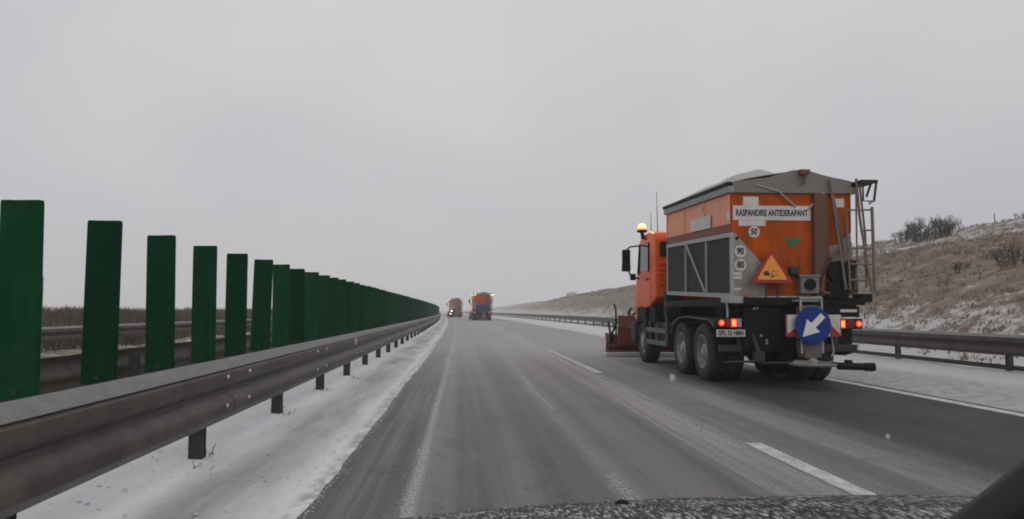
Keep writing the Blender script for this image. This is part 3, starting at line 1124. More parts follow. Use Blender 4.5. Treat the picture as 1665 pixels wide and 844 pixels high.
    bco = bc.obj('beacon', BLACK, T, smooth=True)
    bl = B().lathe([(3.325, 0.105), (3.43, 0.098), (3.475, 0.07), (3.49, 0.0)], (-1.16, 5.82, 0), 'z', 16)
    bl.obj('beacon_lens', BEAC, bco, smooth=True)
    B().lathe([(3.335, 0.112), (3.365, 0.112)], (-1.16, 5.82, 0), 'z', 16).obj('amber_ring', emit('amber_ring_glow', (1.0, 0.22, 0.02), 1.0), bco)
    bld = bpy.data.lights.new('beacon_light', 'POINT')
    bld.energy, bld.color, bld.shadow_soft_size = 22.0, (1.0, 0.5, 0.15), 0.1
    blo = bpy.data.objects.new('beacon_light', bld)
    COL.objects.link(blo)
    blo.parent = T
    blo.location = (-1.16, 5.82, 3.62)
    for xx, zt in ((-0.77, 4.32), (-0.93, 3.75)):
        B().tube([(xx, 5.8, 3.18), (xx - 0.01, 5.8, zt)], 0.012, 6, r1=0.006).obj('aerial', BLACK, T)
    # ---- hopper: everything on it rides with its slight nose-up tilt
    TL = 0.036
    P0 = 1.52
    hp = B()
    sec = [(-1.03, 3.34), (1.10, 3.34), (1.10, 2.66), (0.46, 1.56), (-0.42, 1.56), (-1.03, 2.66)]
    hp.prism([(x, z - P0) for x, z in sec], 'y', 0.0, 4.0)
    H = hp.obj('hopper', ORANGE, T, bevel=0.012)
    H.location = (0, 0, P0)
    H.rotation_euler = (TL, 0, 0)

    def on(b, name, m, **kw):
        bmesh.ops.translate(b.bm, verts=b.bm.verts, vec=(0, 0, -P0))
        return b.obj(name, m, H, **kw)
    b = B()                                                     # salt-dusted side sheets, a little proud
    b.box(-1.045, -1.028, 0.04, 3.96, 2.80, 3.32)
    on(b, 'side_sheet', ORANGE_D, bevel=0.004)
    for yy in (0.0, 1.32, 2.64, 3.92):
        on(B().box(-1.062, -1.046, yy, yy + 0.08, 2.795, 3.32), 'side_stiffener', ORANGE_D, bevel=0.004)
    b = B().box(-1.055, -1.03, 0.0, 3.98, 2.66, 2.79)
    on(b, 'side_ledge', mat('brown_red_ledge', (0.20, 0.06, 0.04), 0.7, 0, 0.3, 6, dirt=0.3), bevel=0.006)
    CANVAS = mat('grey_gable_canvas', (0.19, 0.175, 0.16), 0.7, 0, 0.25, 3.0, bump=0.3, bscale=9)
    for k, bb in enumerate(((-1.10, -0.98, -0.05, 4.08, 3.33, 3.45), (1.05, 1.17, -0.05, 4.08, 3.33, 3.45), (-0.98, 1.05, -0.05, 0.07, 3.332, 3.452), (-0.98, 1.05, 3.96, 4.08, 3.332, 3.452))):
        on(B().box(*bb), 'rim', CANVAS if k == 2 else GREY, bevel=0.012)
    for x0 in (-1.12, 1.09):
        on(B().box(x0, x0 + 0.10, -0.06, 4.10, 3.453, 3.52), 'tarp_rail', BLACK, bevel=0.015)
    # tarpaulin over the load, bulged along the ridge

    def tf(u, v):
        y = -0.04 + 4.12 * v
        x = -1.06 + 2.18 * u
        t = 1 - abs((x - 0.08) / 1.10)
        ridge = np.interp(y, [-0.04, 0.0, 0.75, 1.65, 2.8, 3.6, 4.02, 4.08], [0.21, 0.22, 0.20, 0.51, 0.48, 0.46, 0.40, 0.02])
        h = ridge * (max(t, 0) ** 0.72)
        sag = 0.025 * math.sin(y * 5.2 + 0.4) * math.sin(math.pi * u) + 0.018 * math.sin(x * 9 + y * 3)
        return (x, y, 3.50 - P0 + h + sag * min(1, 4 * u * (1 - u)) * min(1, 5 * v))
    b = B()
    b.grid(tf, 26, 40)
    tp = b.obj('tarpaulin', TARP, H, smooth=True, solid=-0.012)
    # rear gable sheet
    b = B()
    gp = [(-1.06, 3.45), (-1.08, 3.515), (-0.40, 3.60), (0.06, 3.735), (0.32, 3.73), (0.74, 3.61), (1.13, 3.515), (1.12, 3.45)]
    b.prism(gp, 'y', -0.045, -0.015)
    on(b, 'gable_sheet', mat('grey_gable_canvas', (0.19, 0.175, 0.16), 0.7, 0, 0.25, 3.0, bump=0.3, bscale=9), bevel=0.006)
    # crank with its red head
    b = B()
    b.tube([(0.22, -0.10, 3.70), (0.22, -0.10, 3.50), (0.17, -0.10, 3.47)], 0.018, 6)
    b.box(0.14, 0.31, -0.14, -0.045, 3.66, 3.735)
    on(b, 'tarp_crank', mat('dark_red_crank', (0.16, 0.035, 0.028), 0.6), bevel=0.006)
    b = B()
    b.tube([(-0.62, -0.055, 3.47), (-0.22, -0.07, 3.36), (0.10, -0.03, 3.10)], 0.014, 6)
    b.tube([(0.60, -0.06, 3.36), (0.33, -0.03, 3.07)], 0.018, 6)
    on(b, 'tarp_rope', GREYL)
    # banner, patches and lettering
    b = B().box(-1.0, 0.37, -0.012, -0.001, 2.865, 3.115)
    on(b, 'banner', WHITE)
    for bb in ((-0.82, -0.55, -0.010, -0.0012, 3.117, 3.27), (-0.90, -0.43, -0.010, -0.0012, 2.765, 2.863), (0.80, 0.97, -0.010, -0.0012, 3.10, 3.25),
               (-1.072, -1.063, 0.95, 2.15, 2.80, 3.04), (-1.072, -1.063, 1.45, 1.53, 3.14, 3.24), (-1.072, -1.063, 0.0, 0.10, 2.86, 3.02)):
        on(B().box(*bb), 'vinyl_patch', WHITE)
    RX = (R(90), 0, 0)
    text('lettering', 'RASPANDIRE ANTIDERAPANT', INK, H, (-0.315, -0.0145, 2.985 - P0), RX, 0.150, 0.72, 0.005, fit=1.27)
    b = disc(B(), -0.63, 2.665, 0.098, -0.008, 0.007)
    on(b, 'speed_sticker', WHITE)
    text('lettering', '50', INK, H, (-0.63, -0.0105, 2.665 - P0), RX, 0.145, 0.8, 0.005)
    b = B().prism([(-0.13, 2.555), (0.22, 2.555), (0.05, 2.40)], 'y', -0.008, -0.001)
    on(b, 'green_arrow', GREENP)
    # conveyor column on the right of the rear wall
    b = B()
    b.prism([(0.40, 3.33), (0.64, 3.33), (0.68, 1.9), (0.60, 1.56), (0.40, 1.56)], 'y', -0.09, 0.01)
    on(b, 'conveyor_column', RUST, bevel=0.02)
    b = B()
    b.prism([(0.66, 2.42), (1.10, 2.50), (1.10, 1.56), (0.64, 1.56)], 'y', -0.02, 0.30)
    on(b, 'rear_hopper_slope', mat('beige_dusty_steel', (0.27, 0.23, 0.20), 0.7, 0, 0.25, 5), bevel=0.01)
    # ---- side brine tanks filling the space under the hopper slope
    for s, cx in ((-1, 0.0), (1, 0.07)):
        b = B()
        poly = [(s * 1.01, 2.62), (s * 0.97, 2.64), (s * 0.42, 2.02), (s * 0.42, 1.56), (s * 1.01, 1.56)]
        b.prism([(x + cx, z) for x, z in poly], 'y', -0.03, 3.95)
        on(b, 'brine_tank', GREY, bevel=0.012)
    b = B()
    for z0, z1 in ((1.52, 1.60), (2.57, 2.65)):
        b.box(-1.065, -1.012, -0.06, 3.98, z0, z1)
    for yy in (-0.06, 3.92):
        b.box(-1.064, -1.012, yy, yy + 0.06, 1.60, 2.57)
    for yy in (1.25, 2.55):
        b.box(-1.062, -1.012, yy, yy + 0.05, 1.60, 2.57)
    b.tube([(-1.07, 2.50, 2.60), (-1.07, 1.28, 1.60)], 0.022, 6)
    b.box(-1.10, -0.86, -0.08, 0.35, 1.44, 1.56)
    on(b, 'tank_frame', GREYL, bevel=0.006)
    for y0, y1 in ((0.0, 1.25), (1.30, 2.55), (2.60, 3.92)):
        b = B().box(-1.03, -1.012, y0 + 0.004, y1 - 0.004, 1.604, 2.566)
        on(b, 'side_panel', MESHD)
    for zz, tx in ((2.325, '90'), (2.09, '80')):
        b = disc(B(), -0.885, zz, 0.105, -0.038, 0.007)
        on(b, 'speed_sticker', WHITE)
        text('lettering', tx, INK, H, (-0.885, -0.0405, zz - P0), RX, 0.155, 0.82, 0.006)
    for x1, z0, z1 in ((-0.86, 1.915, 1.965), (-0.87, 1.85, 1.90), (-0.87, 1.66, 1.70)):
        on(B().box(-1.0, x1, -0.036, -0.031, z0, z1), 'vinyl_patch', WHITE)
    b = disc(B(), -0.94, 2.55, 0.03, -0.04, 0.01, 10)
    on(b, 'fill_cap', BLACK)
    # ---- rear machinery on the deck
    b = B()
    b.box(0.12, 0.44, -0.16, 0.10, 1.60, 1.90)
    b.box(0.10, 0.46, -0.18, 0.12, 1.88, 1.92)
    mo = b.obj('motor_housing', mat('grimy_motor_casing', (0.19, 0.185, 0.18), 0.6, 0, 0.35, 8, dirt=0.6, dirt_col=(0.08, 0.07, 0.065)), T, bevel=0.012)
    disc(B(), 0.28, 1.75, 0.10, -0.19, 0.03, 20).obj('motor_fan', BLACK, mo)
    b = B()
    b.box(-0.03, 0.12, -0.12, 0.0, 1.92, 2.06)
    b.obj('control_box', CHASG, T, bevel=0.015)
    b = B()
    b.lathe([(-0.20, 0.0), (-0.20, 0.19), (0.10, 0.19), (0.10, 0.0)], (0.78, 0.0, 1.97), 'y', 20)
    b.box(0.60, 0.96, -0.16, 0.1, 1.53, 1.80)
    b.obj('hydraulic_tank', BLACK, T, bevel=0.01, smooth=True)
    b = B()
    b.box(0.98, 1.14, -0.14, 0.02, 1.60, 2.18)
    b.obj('tool_box', CHASG, T, bevel=0.015)
    b = B()
    b.tube([(0.50, -0.1, 1.6), (0.54, -0.14, 1.9), (0.66, -0.18, 2.22), (0.86, -0.12, 2.36)], 0.025, 8)
    b.tube([(0.44, -0.1, 1.7), (0.50, -0.2, 1.62), (0.60, -0.2, 1.60)], 0.02, 8)
    b.obj('hose', mat('dull_red_hose', (0.20, 0.06, 0.06), 0.6), T, smooth=True)
    # ---- access ladders
    b = B()
    b.tube([(0.68, -0.16, 3.58), (0.86, -0.26, 1.66)], 0.021, 6)
    b.tube([(0.72, -0.10, 3.52), (0.90, -0.12, 2.45), (0.91, -0.14, 1.64)], 0.021, 6)
    for t in (0.12, 0.3, 0.46, 0.64, 0.8, 0.94):
        a = Vector((0.68, -0.16, 3.58)).lerp(Vector((0.86, -0.26, 1.66)), t)
        q = Vector((0.72, -0.10, 3.52)).lerp(Vector((0.91, -0.14, 1.64)), t)
        b.tube([a, q], 0.012, 6)
    b.obj('ladder', ALU, T)
    b = B()
    b.tube([(1.13, -0.20, 3.58), (1.16, -0.22, 2.9), (1.29, -0.28, 1.66)], 0.022, 6)
    b.tube([(1.22, -0.14, 3.50), (1.26, -0.2, 2.6), (1.24, -0.22, 1.7)], 0.018, 6)
    b.tube([(1.36, -0.26, 3.08), (1.35, -0.28, 1.62)], 0.026, 6)
    b.tube([(0.90, -0.2, 3.03), (1.36, -0.26, 3.03)], 0.017, 6)
    b.tube([(0.93, -0.2, 3.03), (0.95, -0.22, 1.66)], 0.019, 6)
    b.tube([(1.12, -0.2, 3.40), (1.10, -0.2, 2.2), (1.06, -0.2, 1.68)], 0.015, 6)
    for zz, x0 in ((2.68, 1.16), (2.37, 0.94), (2.10, 0.94), (1.83, 0.94)):
        b.tube([(x0, -0.22, zz), (1.355, -0.27, zz)], 0.017, 6)
    b.obj('ladder', ALU, T)
    b = B()
    b.box(1.16, 1.46, -0.30, 0.20, 3.50, 3.545)
    b.tube([(1.44, -0.28, 3.50), (1.40, -0.26, 3.18), (1.34, -0.2, 3.14)], 0.020, 6)
    b.tube([(1.44, -0.1, 3.50), (1.36, -0.1, 3.28)], 0.02, 6)
    b.tube([(1.2, -0.28, 3.52), (1.2, -0.28, 3.18), (1.36, -0.26, 3.18)], 0.016, 6)
    b.obj('ladder_platform', CHASG, T)
    # ---- signs on the rear
    wt = empty('warning_triangle', (-0.395, -0.20, 1.78))
    wt.parent = T
    wt.rotation_euler = (R(-2), 0, 0)

    def rtri(w, h, r, n=4):
        cs = [(-w / 2 + r, r * 0.9), (w / 2 - r, r * 0.9), (0, h - r * 1.3)]
        out = []
        for (cx, cz), a0 in zip(cs, (150, 270, 30)):
            for i in range(n + 1):
                a = R(a0 + 120 * i / n)
                out.append((cx + r * math.cos(a), cz + r * math.sin(a)))
        return out
    B().prism(rtri(0.70, 0.56, 0.03), 'y', 0, 0.02).obj('red_border', REDM, wt)
    B().prism([(x, z + 0.055) for x, z in rtri(0.50, 0.42, 0.02)], 'y', -0.006, -0.001).obj('amber_face', AMBERSIGN, wt)
    b = B()                                                     # car throwing up loose chippings
    b.prism([(-0.15, 0.135), (-0.15, 0.165), (-0.125, 0.195), (-0.075, 0.200), (-0.045, 0.165), (-0.04, 0.125), (-0.06, 0.115), (-0.13, 0.12)], 'y', -0.009, -0.0065)
    b.prism([(-0.03, 0.105), (0.0, 0.09), (0.04, 0.105), (0.0, 0.135)], 'y', -0.009, -0.0065)
    for k in range(16):
        px, pz = random.uniform(-0.02, 0.12), random.uniform(0.10, 0.24)
        q = random.uniform(0.005, 0.011)
        if abs(px) < 0.22 * (1 - pz / 0.42):
            b.prism([(px - q, pz), (px, pz - q), (px + q, pz), (px, pz + q)], 'y', -0.009, -0.0065)
    b.obj('pictogram', INK, wt)
    b = B()
    b.tube([(-0.1, 0.04, 0.05), (-0.1, 0.04, -0.25)], 0.015, 6)
    b.tube([(0.1, 0.04, 0.05), (0.1, 0.04, -0.25)], 0.015, 6)
    b.box(-0.16, 0.16, 0.021, 0.05, 0.08, 0.11)
    b.obj('bracket', CHASG, wt)
    ds = empty('direction_sign', (0.155, -0.50, 1.065))
    ds.parent = T
    B().lathe([(0.0, 0.0), (0.0, 0.305), (0.012, 0.310), (0.02, 0.305), (0.02, 0.0)], (0, 0, 0), 'y', 40).obj('blue_disc', BLUE, ds)
    b = B()                                                     # white arrow pointing down left
    a = R(225)
    sh = [(-0.235, 0.052), (0.0, 0.052), (0.0, 0.15), (0.265, 0.0), (0.0, -0.15), (0.0, -0.052), (-0.235, -0.052)]
    b.prism([(x * math.cos(a) - z * math.sin(a), x * math.sin(a) + z * math.cos(a)) for x, z in sh], 'y', -0.005, -0.001)
    b.obj('white_arrow', mat('white_arrow_vinyl', (0.72, 0.71, 0.69), 0.45, 0, 0.06, 8), ds)
    cb = empty('chevron_board', (0.20, -0.42, 0.88))
    cb.parent = T
    B().box(-0.47, 0.47, 0, 0.015, -0.0, 0.36).obj('board', WHITE, cb, bevel=0.003)
    b = B()
    b.prism([(-0.47, 0.0), (-0.47, 0.36), (-0.45, 0.36), (-0.45, 0.05), (-0.28, 0.16), (-0.28, 0.0)], 'y', -0.004, -0.001)
    b.prism([(0.28, 0.0), (0.28, 0.20), (0.455, 0.03), (0.455, 0.30), (0.47, 0.30), (0.47, 0.0)], 'y', -0.004, -0.001)
    b.obj('red_stripe', REDM, cb)
    b = B()
    for xx in (0.0, 0.36):
        b.box(xx - 0.015, xx + 0.015, -0.40, -0.37, 0.60, 1.50)
    b.box(-0.015, 0.375, -0.40, -0.372, 1.505, 1.535)
    b.box(0.0, 0.36, -0.36, 0.0, 1.46, 1.50)
    b.obj('sign_frame', GREYL, T)
    # ---- spinner chute, disc and spray bars
    b = B()
    b.prism([(0.02, 0.80), (0.36, 0.80), (0.33, 0.52), (0.05, 0.52)], 'y', -0.40, -0.12)
    b.prism([(0.05, 1.40), (0.33, 1.40), (0.33, 0.82), (0.05, 0.82)], 'y', -0.34, -0.10)
    b.obj('spreader_chute', mat('salt_stained_chute', (0.13, 0.105, 0.09), 0.7, 0, 0.35, 7, dirt=0.4, dirt_col=(0.12, 0.09, 0.08)), T, bevel=0.015)
    b = B()
    b.lathe([(0.40, 0.0), (0.40, 0.36), (0.43, 0.38), (0.44, 0.37), (0.44, 0.10), (0.50, 0.07), (0.54, 0.0)], (0.17, -0.42, 0), 'z', 32)
    for k in range(6):
        rot = Matrix.Rotation(k * math.pi / 3, 3, 'Z')
        b.box(0.17 + 0.08, 0.17 + 0.34, -0.425, -0.415, 0.44, 0.48, rot, (0.17, -0.42, 0.46))
    b.obj('spinner_disc', mat('salty_spinner_steel', (0.24, 0.235, 0.22), 0.6, 0.1, 0.3, 9), T, smooth=True)
    b = B()
    b.tube([(0.30, -0.45, 0.47), (0.45, -0.56, 0.43), (0.62, -0.60, 0.41)], 0.040, 8)
    b.tube([(0.50, -0.60, 0.405), (1.06, -0.64, 0.39)], 0.060, 12)
    b.tube([(0.94, -0.63, 0.39), (1.09, -0.645, 0.39)], 0.070, 12)
    b.box(0.66, 0.74, -0.62, -0.5, 0.44, 0.5)
    b.obj('spray_bar', BLACK, T, smooth=True)
    b = B()
    b.tube([(-1.32, -0.30, 0.40), (-1.31, -0.30, 0.45), (-0.80, -0.30, 0.465), (-0.74, -0.3, 0.50)], 0.020, 8)
    b.tube([(-0.78, -0.30, 0.47), (-0.55, -0.1, 0.42), (0.1, -0.30, 0.44)], 0.024, 8)
    b.box(-0.72, -0.55, -0.2, -0.08, 0.44, 0.62)
    b.tube([(-0.62, -0.12, 0.6), (-0.66, 0.05, 0.9)], 0.035, 8)
    b.obj('spray_bar', CHASG, T, smooth=True)
    b = B()
    b.tube([(0.50, -0.40, 0.55), (0.56, -0.36, 0.62), (0.57, -0.3, 0.80), (0.56, -0.2, 1.2)], 0.014, 6)
    b.obj('cable', GREYL, T)
    # ---- tail lamps and plate
    b = B()
    b.box(-1.30, -0.86, 0.0, 0.10, 1.01, 1.19)
    tl = b.obj('tail_lamp', BLACK, T, bevel=0.012)
    B().lathe([(-0.012, 0.0), (-0.010, 0.035), (0.0, 0.055)], (-1.215, -0.002, 1.10), 'y', 16).obj('lit_lens', TAIL, tl)
    B().lathe([(-0.016, 0.0), (-0.0125, 0.028)], (-1.215, -0.002, 1.10), 'y', 12).obj('lit_core', TAILC, tl)
    B().box(-1.05, -0.955, -0.014, -0.002, 1.03, 1.17).obj('lit_lens', TAIL, tl, bevel=0.004)
    B().box(-1.035, -0.97, -0.018, -0.0145, 1.05, 1.15).obj('lit_core', TAILC, tl)
    B().box(-1.15, -1.06, -0.010, -0.001, 1.03, 1.17).obj('dark_lens', TAILOFF, tl, bevel=0.004)
    B().box(-0.945, -0.87, -0.010, -0.001, 1.03, 1.17).obj('white_lens', mat('white_reverse_lens', (0.3, 0.28, 0.34), 0.2), tl, bevel=0.004)
    b = B()
    b.box(0.84, 1.27, 0.0, 0.10, 0.99, 1.17)
    tl = b.obj('tail_lamp', BLACK, T, bevel=0.012)
    B().box(0.87, 0.96, -0.014, -0.002, 1.01, 1.15).obj('lit_lens', TAIL, tl, bevel=0.004)
    B().box(0.885, 0.945, -0.018, -0.0145, 1.03, 1.13).obj('lit_core', TAILC, tl)
    B().lathe([(-0.012, 0.0), (-0.010, 0.035), (0.0, 0.055)], (1.205, -0.002, 1.08), 'y', 16).obj('lit_lens', TAIL, tl)
    B().lathe([(-0.016, 0.0), (-0.0125, 0.028)], (1.205, -0.002, 1.08), 'y', 12).obj('lit_core', TAILC, tl)
    B().box(0.98, 1.12, -0.010, -0.001, 1.01, 1.15).obj('dark_lens', TAILOFF, tl, bevel=0.004)
    lp = B().box(-1.31, -0.81, -0.012, 0.0, 0.865, 0.985).obj('licence_plate', WHITE, T, bevel=0.003)
    text('lettering', 'GBL 55 HMN', INK, lp, (-1.06, -0.0145, 0.924), RX, 0.115, 0.80, 0.004, fit=0.44)
    B().box(-1.2, -0.9, 0.0, 0.1, 0.83, 0.862).obj('plate_bracket', BLACK, T)
    b = B().box(-1.10, -1.075, 0.05, 0.09, 1.19, 1.46)
    b.obj('lamp_stay', GREYL, T)
    # ---- snow plough
    pl = empty('snow_plough', (0.03, 8.45, 0.0))
    pl.parent = T
    pl.rotation_euler = (0, 0, R(-6))

    def mf(u, v):
        x = -1.58 + 3.16 * u
        hgt = 0.46 + 0.10 * abs(2 * u - 1) ** 2
        z = 0.10 + hgt * v
        y = 0.28 + 0.30 * (1 - math.sin(math.pi * (0.12 + 0.8 * v))) + 0.06 * v
        return (x, y, z)
    B().grid(mf, 20, 10).obj('mouldboard', PLOWRED, pl, smooth=True, solid=0.02)
    b = B()
    b.box(-1.60, 1.60, -0.02, 0.05, 0.02, 0.11)
    b.obj('cutting_edge', PLOWEDGE, pl, bevel=0.008)
    for x0, y0, y1, z0, z1 in ((1.56, -0.01, 0.26, 0.125, 0.21), (1.52, -0.03, 0.24, 0.26, 0.33), (1.22, 0.02, 0.16, 0.62, 0.70)):
        B().box(-x0, x0, y0, y1, z0, z1).obj('back_beam', PLOWRED, pl, bevel=0.012)
    for xx in (-1.35, -0.9, -0.3, 0.3, 0.9, 1.35):
        B().prism([(0.02, 0.2), (0.30, 0.2), (0.24, 0.58), (0.12, 0.58)], 'x', xx - 0.015, xx + 0.015).obj('rib', PLOWRED, pl)
    COVER = mat('worn_red_cover', (0.17, 0.055, 0.048), 0.6, 0, 0.3, 7, dirt=0.4, dirt_col=(0.13, 0.085, 0.08))
    for x0 in (-1.26, 0.78):
        B().box(x0, x0 + 0.47, -0.25, 0.02, 0.84, 1.17).obj('hydraulic_cover', COVER, pl, bevel=0.015)
        B().box(x0 - 0.02, x0 + 0.50, -0.22, -0.02, 0.34, 0.83).obj('hydraulic_block', PLOWRED, pl, bevel=0.02)
    b = B()
    b.box(-0.95, 0.95, -1.35, -1.22, 0.45, 1.10)
    b.box(-0.55, -0.42, -1.25, 0.05, 0.30, 0.45)
    b.box(0.42, 0.55, -1.25, 0.05, 0.30, 0.45)
    b.tube([(-0.5, -1.2, 0.95), (-0.5, 0.0, 0.62)], 0.05, 8)
    b.tube([(0.5, -1.2, 0.95), (0.5, 0.0, 0.62)], 0.05, 8)
    b.obj('mount_frame', BLACK, pl, bevel=0.01)
    for xx in (-1.30, 1.30):
        b = B()
        b.tube([(xx, 0.15, 0.5), (xx, 0.15, 1.35), (xx - 0.05, 0.15, 1.50)], 0.028, 6)
        mo = b.obj('marker_rod', BLACK, pl)
        B().box(xx - 0.14, xx - 0.075, 0.13, 0.16, 1.47, 1.525).obj('marker_lamp', WHITE, mo, bevel=0.005)
    b = B()
    b.tube([(-1.52, 0.1, 0.98), (-1.44, 0.05, 0.45)], 0.035, 6)
    b.tube([(-1.28, 0.1, 0.98), (-1.44, 0.08, 0.6)], 0.035, 6)
    b.box(-1.50, -1.36, 0.0, 0.12, 0.40, 0.62)
    b.obj('linkage', BLACK, pl)
    b = B()
    b.tube([(-0.95, -0.1, 1.15), (-0.95, -0.1, 1.30), (-0.88, -0.1, 1.38)], 0.04, 6)
    b.tube([(-0.88, -0.1, 1.15), (-0.72, -0.1, 1.30), (-0.70, -0.1, 1.16)], 0.03, 6)
    b.tube([(-0.80, -0.1, 1.22), (-0.45, -0.3, 1.28), (-0.3, -0.7, 1.2)], 0.03, 6)
    b.obj('hydraulic_hose', BLACK, pl)
    return T


truck = build_truck()
truck.location = (5.58, 12.40, 0.0)
tag(truck, 'nearest orange gritting truck with blue arrow disc, grey tarpaulin and red plough', 'truck', 'orange winter service trucks')

# two more of the same fleet far ahead, staggered across the lanes
SKIP = {'lettering', 'vinyl_patch', 'speed_sticker', 'green_arrow', 'warning_triangle', 'chevron_board', 'direction_sign', 'tarp_rope', 'banner',
        'licence_plate', 'reflector_stud', 'beacon_light', 'tarpaulin', 'window_sticker', 'pictogram', 'cable', 'aerial'}


def swap(o, pairs):
    for ch in o.children_recursive:
        if ch.type == 'MESH' and ch.material_slots:
            mm = ch.material_slots[0].material
            if mm in pairs:
                ch.material_slots[0].link = 'OBJECT'
                ch.material_slots[0].material = pairs[mm]


def lamp(parent, x, y, z, r, m, name):
    b = B()
    b.lathe([(0.0, r), (0.12, r * 0.9), (0.15, 0.0)], (x, y, z), 'z', 14)
    return b.obj(name, m, parent, smooth=True)


t2 = copy_tree(truck, None, SKIP)
t2.location = (bx(3.40, 97), 97.0, 0.0)
t2.rotation_euler = (0, 0, heading(97))
tag(t2, 'orange gritting truck ahead in mid road with blue rear panel and two beacons', 'truck', 'orange winter service trucks')
B().box(-0.82, 0.78, -0.46, -0.40, 1.20, 2.05).obj('blue_panel', mat('dark_blue_tailboard', (0.012, 0.028, 0.085), 0.5, 0, 0.2, 3, spec=0.2), t2, bevel=0.02)
B().box(-0.98, 1.02, -0.08, -0.02, 2.12, 2.72).obj('rear_board', REDM, t2, bevel=0.02)
lamp(t2, -0.98, -0.15, 3.32, 0.14, BEAC, 'rear_beacon')
lamp(t2, 1.28, -0.15, 3.30, 0.26, BEAC, 'rear_beacon')
t1 = copy_tree(truck, None, SKIP)
t1.location = (bx(0.62, 141), 141.0, 0.0)
t1.rotation_euler = (0, 0, heading(141))
tag(t1, 'farthest gritting truck, dull red-brown, at the end of the green panels', 'truck', 'orange winter service trucks')
DULL = mat('dull_red_truck_paint', (0.26, 0.085, 0.06), 0.6, 0, 0.25, 2.0, dirt=0.3)
swap(t1, {ORANGE: DULL, ORANGE_D: DULL, CABORANGE: DULL})
B().lathe([(0.0, 0.0), (0.0, 0.12), (0.05, 0.08)], (-0.70, -0.45, 1.25), 'y', 14).obj('work_lamp', WORKL, t1)
B().lathe([(0.0, 0.0), (0.0, 0.09), (0.05, 0.06)], (-0.92, -0.45, 0.72), 'y', 14).obj('work_lamp', WORKL, t1)
lamp(t1, -0.98, -0.15, 3.34, 0.10, BEAC, 'rear_beacon')
lamp(t1, 1.10, -0.15, 3.34, 0.10, BEAC, 'rear_beacon')

# ------------------------------------------------------------------ the car that carries the camera
car = empty('car', (0.52, 1.0, 0.0))
tag(car, 'frosted dark bonnet of the car at the bottom edge', 'car')


def frost_paint():
    m = bpy.data.materials.new('frosted_dark_paint')
    nt, N, L, b = nodes_of(m)
    g = N.new('ShaderNodeNewGeometry')
    n = N.new('ShaderNodeTexNoise')
    n.inputs['Scale'].default_value = 180
    n.inputs['Detail'].default_value = 4
    n.inputs['Roughness'].default_value = 0.75
    mp = N.new('ShaderNodeMapping')
    mp.inputs['Scale'].default_value = (1.0, 0.22, 0.5)
    L.new(g.outputs['Position'], mp.inputs['Vector'])
    L.new(mp.outputs[0], n.inputs['Vector'])
    n2 = N.new('ShaderNodeTexNoise')
    n2.inputs['Scale'].default_value = 9
    L.new(g.outputs['Position'], n2.inputs['Vector'])
    ad = N.new('ShaderNodeMath')
    ad.operation = 'MULTIPLY_ADD'
    ad.inputs[1].default_value = 0.22
    L.new(n2.outputs[0], ad.inputs[0])
    L.new(n.outputs[0], ad.inputs[2])
    r = N.new('ShaderNodeValToRGB')
    r.color_ramp.elements[0].position = 0.61
    r.color_ramp.elements[0].color = (0.012, 0.013, 0.015, 1)
    r.color_ramp.elements[1].position = 0.75
    r.color_ramp.elements[1].color = (0.5, 0.5, 0.5, 1)
    L.new(ad.outputs[0], r.inputs[0])
    L.new(r.outputs[0], b.inputs['Base Color'])
    b.inputs['Roughness'].default_value = 0.6
    b.inputs['Specular IOR Level'].default_value = 0.15
    return m


FROST = frost_paint()


def hood_z(x, y):           # x from the car's middle, y absolute
    z = 1.008 - 0.30 * max(0.0, y - 0.95) ** 2 - (0.9 * max(0, y - 1.75) ** 2)
    xs = (x - 0.02) / 0.70
    return z - (0.034 * abs(xs) ** 2.4 if x < 0.02 else 0.012 * abs(xs) ** 2.2) - 0.25 * max(0, abs(x) - 0.72)


def hf(u, v):
    x = -0.86 + 1.72 * u
    y = 0.52 + 1.55 * v
    return (x, y - 1.0, hood_z(x, y))


B().grid(hf, 60, 50).obj('bonnet', FROST, car, smooth=True, solid=-0.01)
b = B()
for s in (-1, 1):
    b.prism([(-0.48, 0.45), (-0.48, 0.96), (0.2, 0.94), (0.75, 0.80), (1.04, 0.60), (1.08, 0.42), (0.85, 0.40), (0.7, 0.68), (0.45, 0.78), (0.2, 0.68), (0.05, 0.40)], 'x', s * 0.88 - 0.015, s * 0.88 + 0.015)
b.prism([(1.02, 0.30), (1.02, 0.66), (1.06, 0.62), (1.10, 0.30)], 'x', -0.86, 0.86)
b.obj('front_body', mat('dark_car_paint', (0.03, 0.032, 0.036), 0.3, 0, 0.2, 4), car)
for s in (-1, 1):
    q = B()
    q.lathe([(0.0, 0.20), (-0.01, 0.30), (0.02, 0.325), (0.18, 0.325), (0.2, 0.20)], (0, 0, 0), 'x', 28)
    w_ = q.obj('wheel', RUBBER, car, smooth=True)
    w_.location = (s * 0.76 - 0.1, 0.45, 0.325)
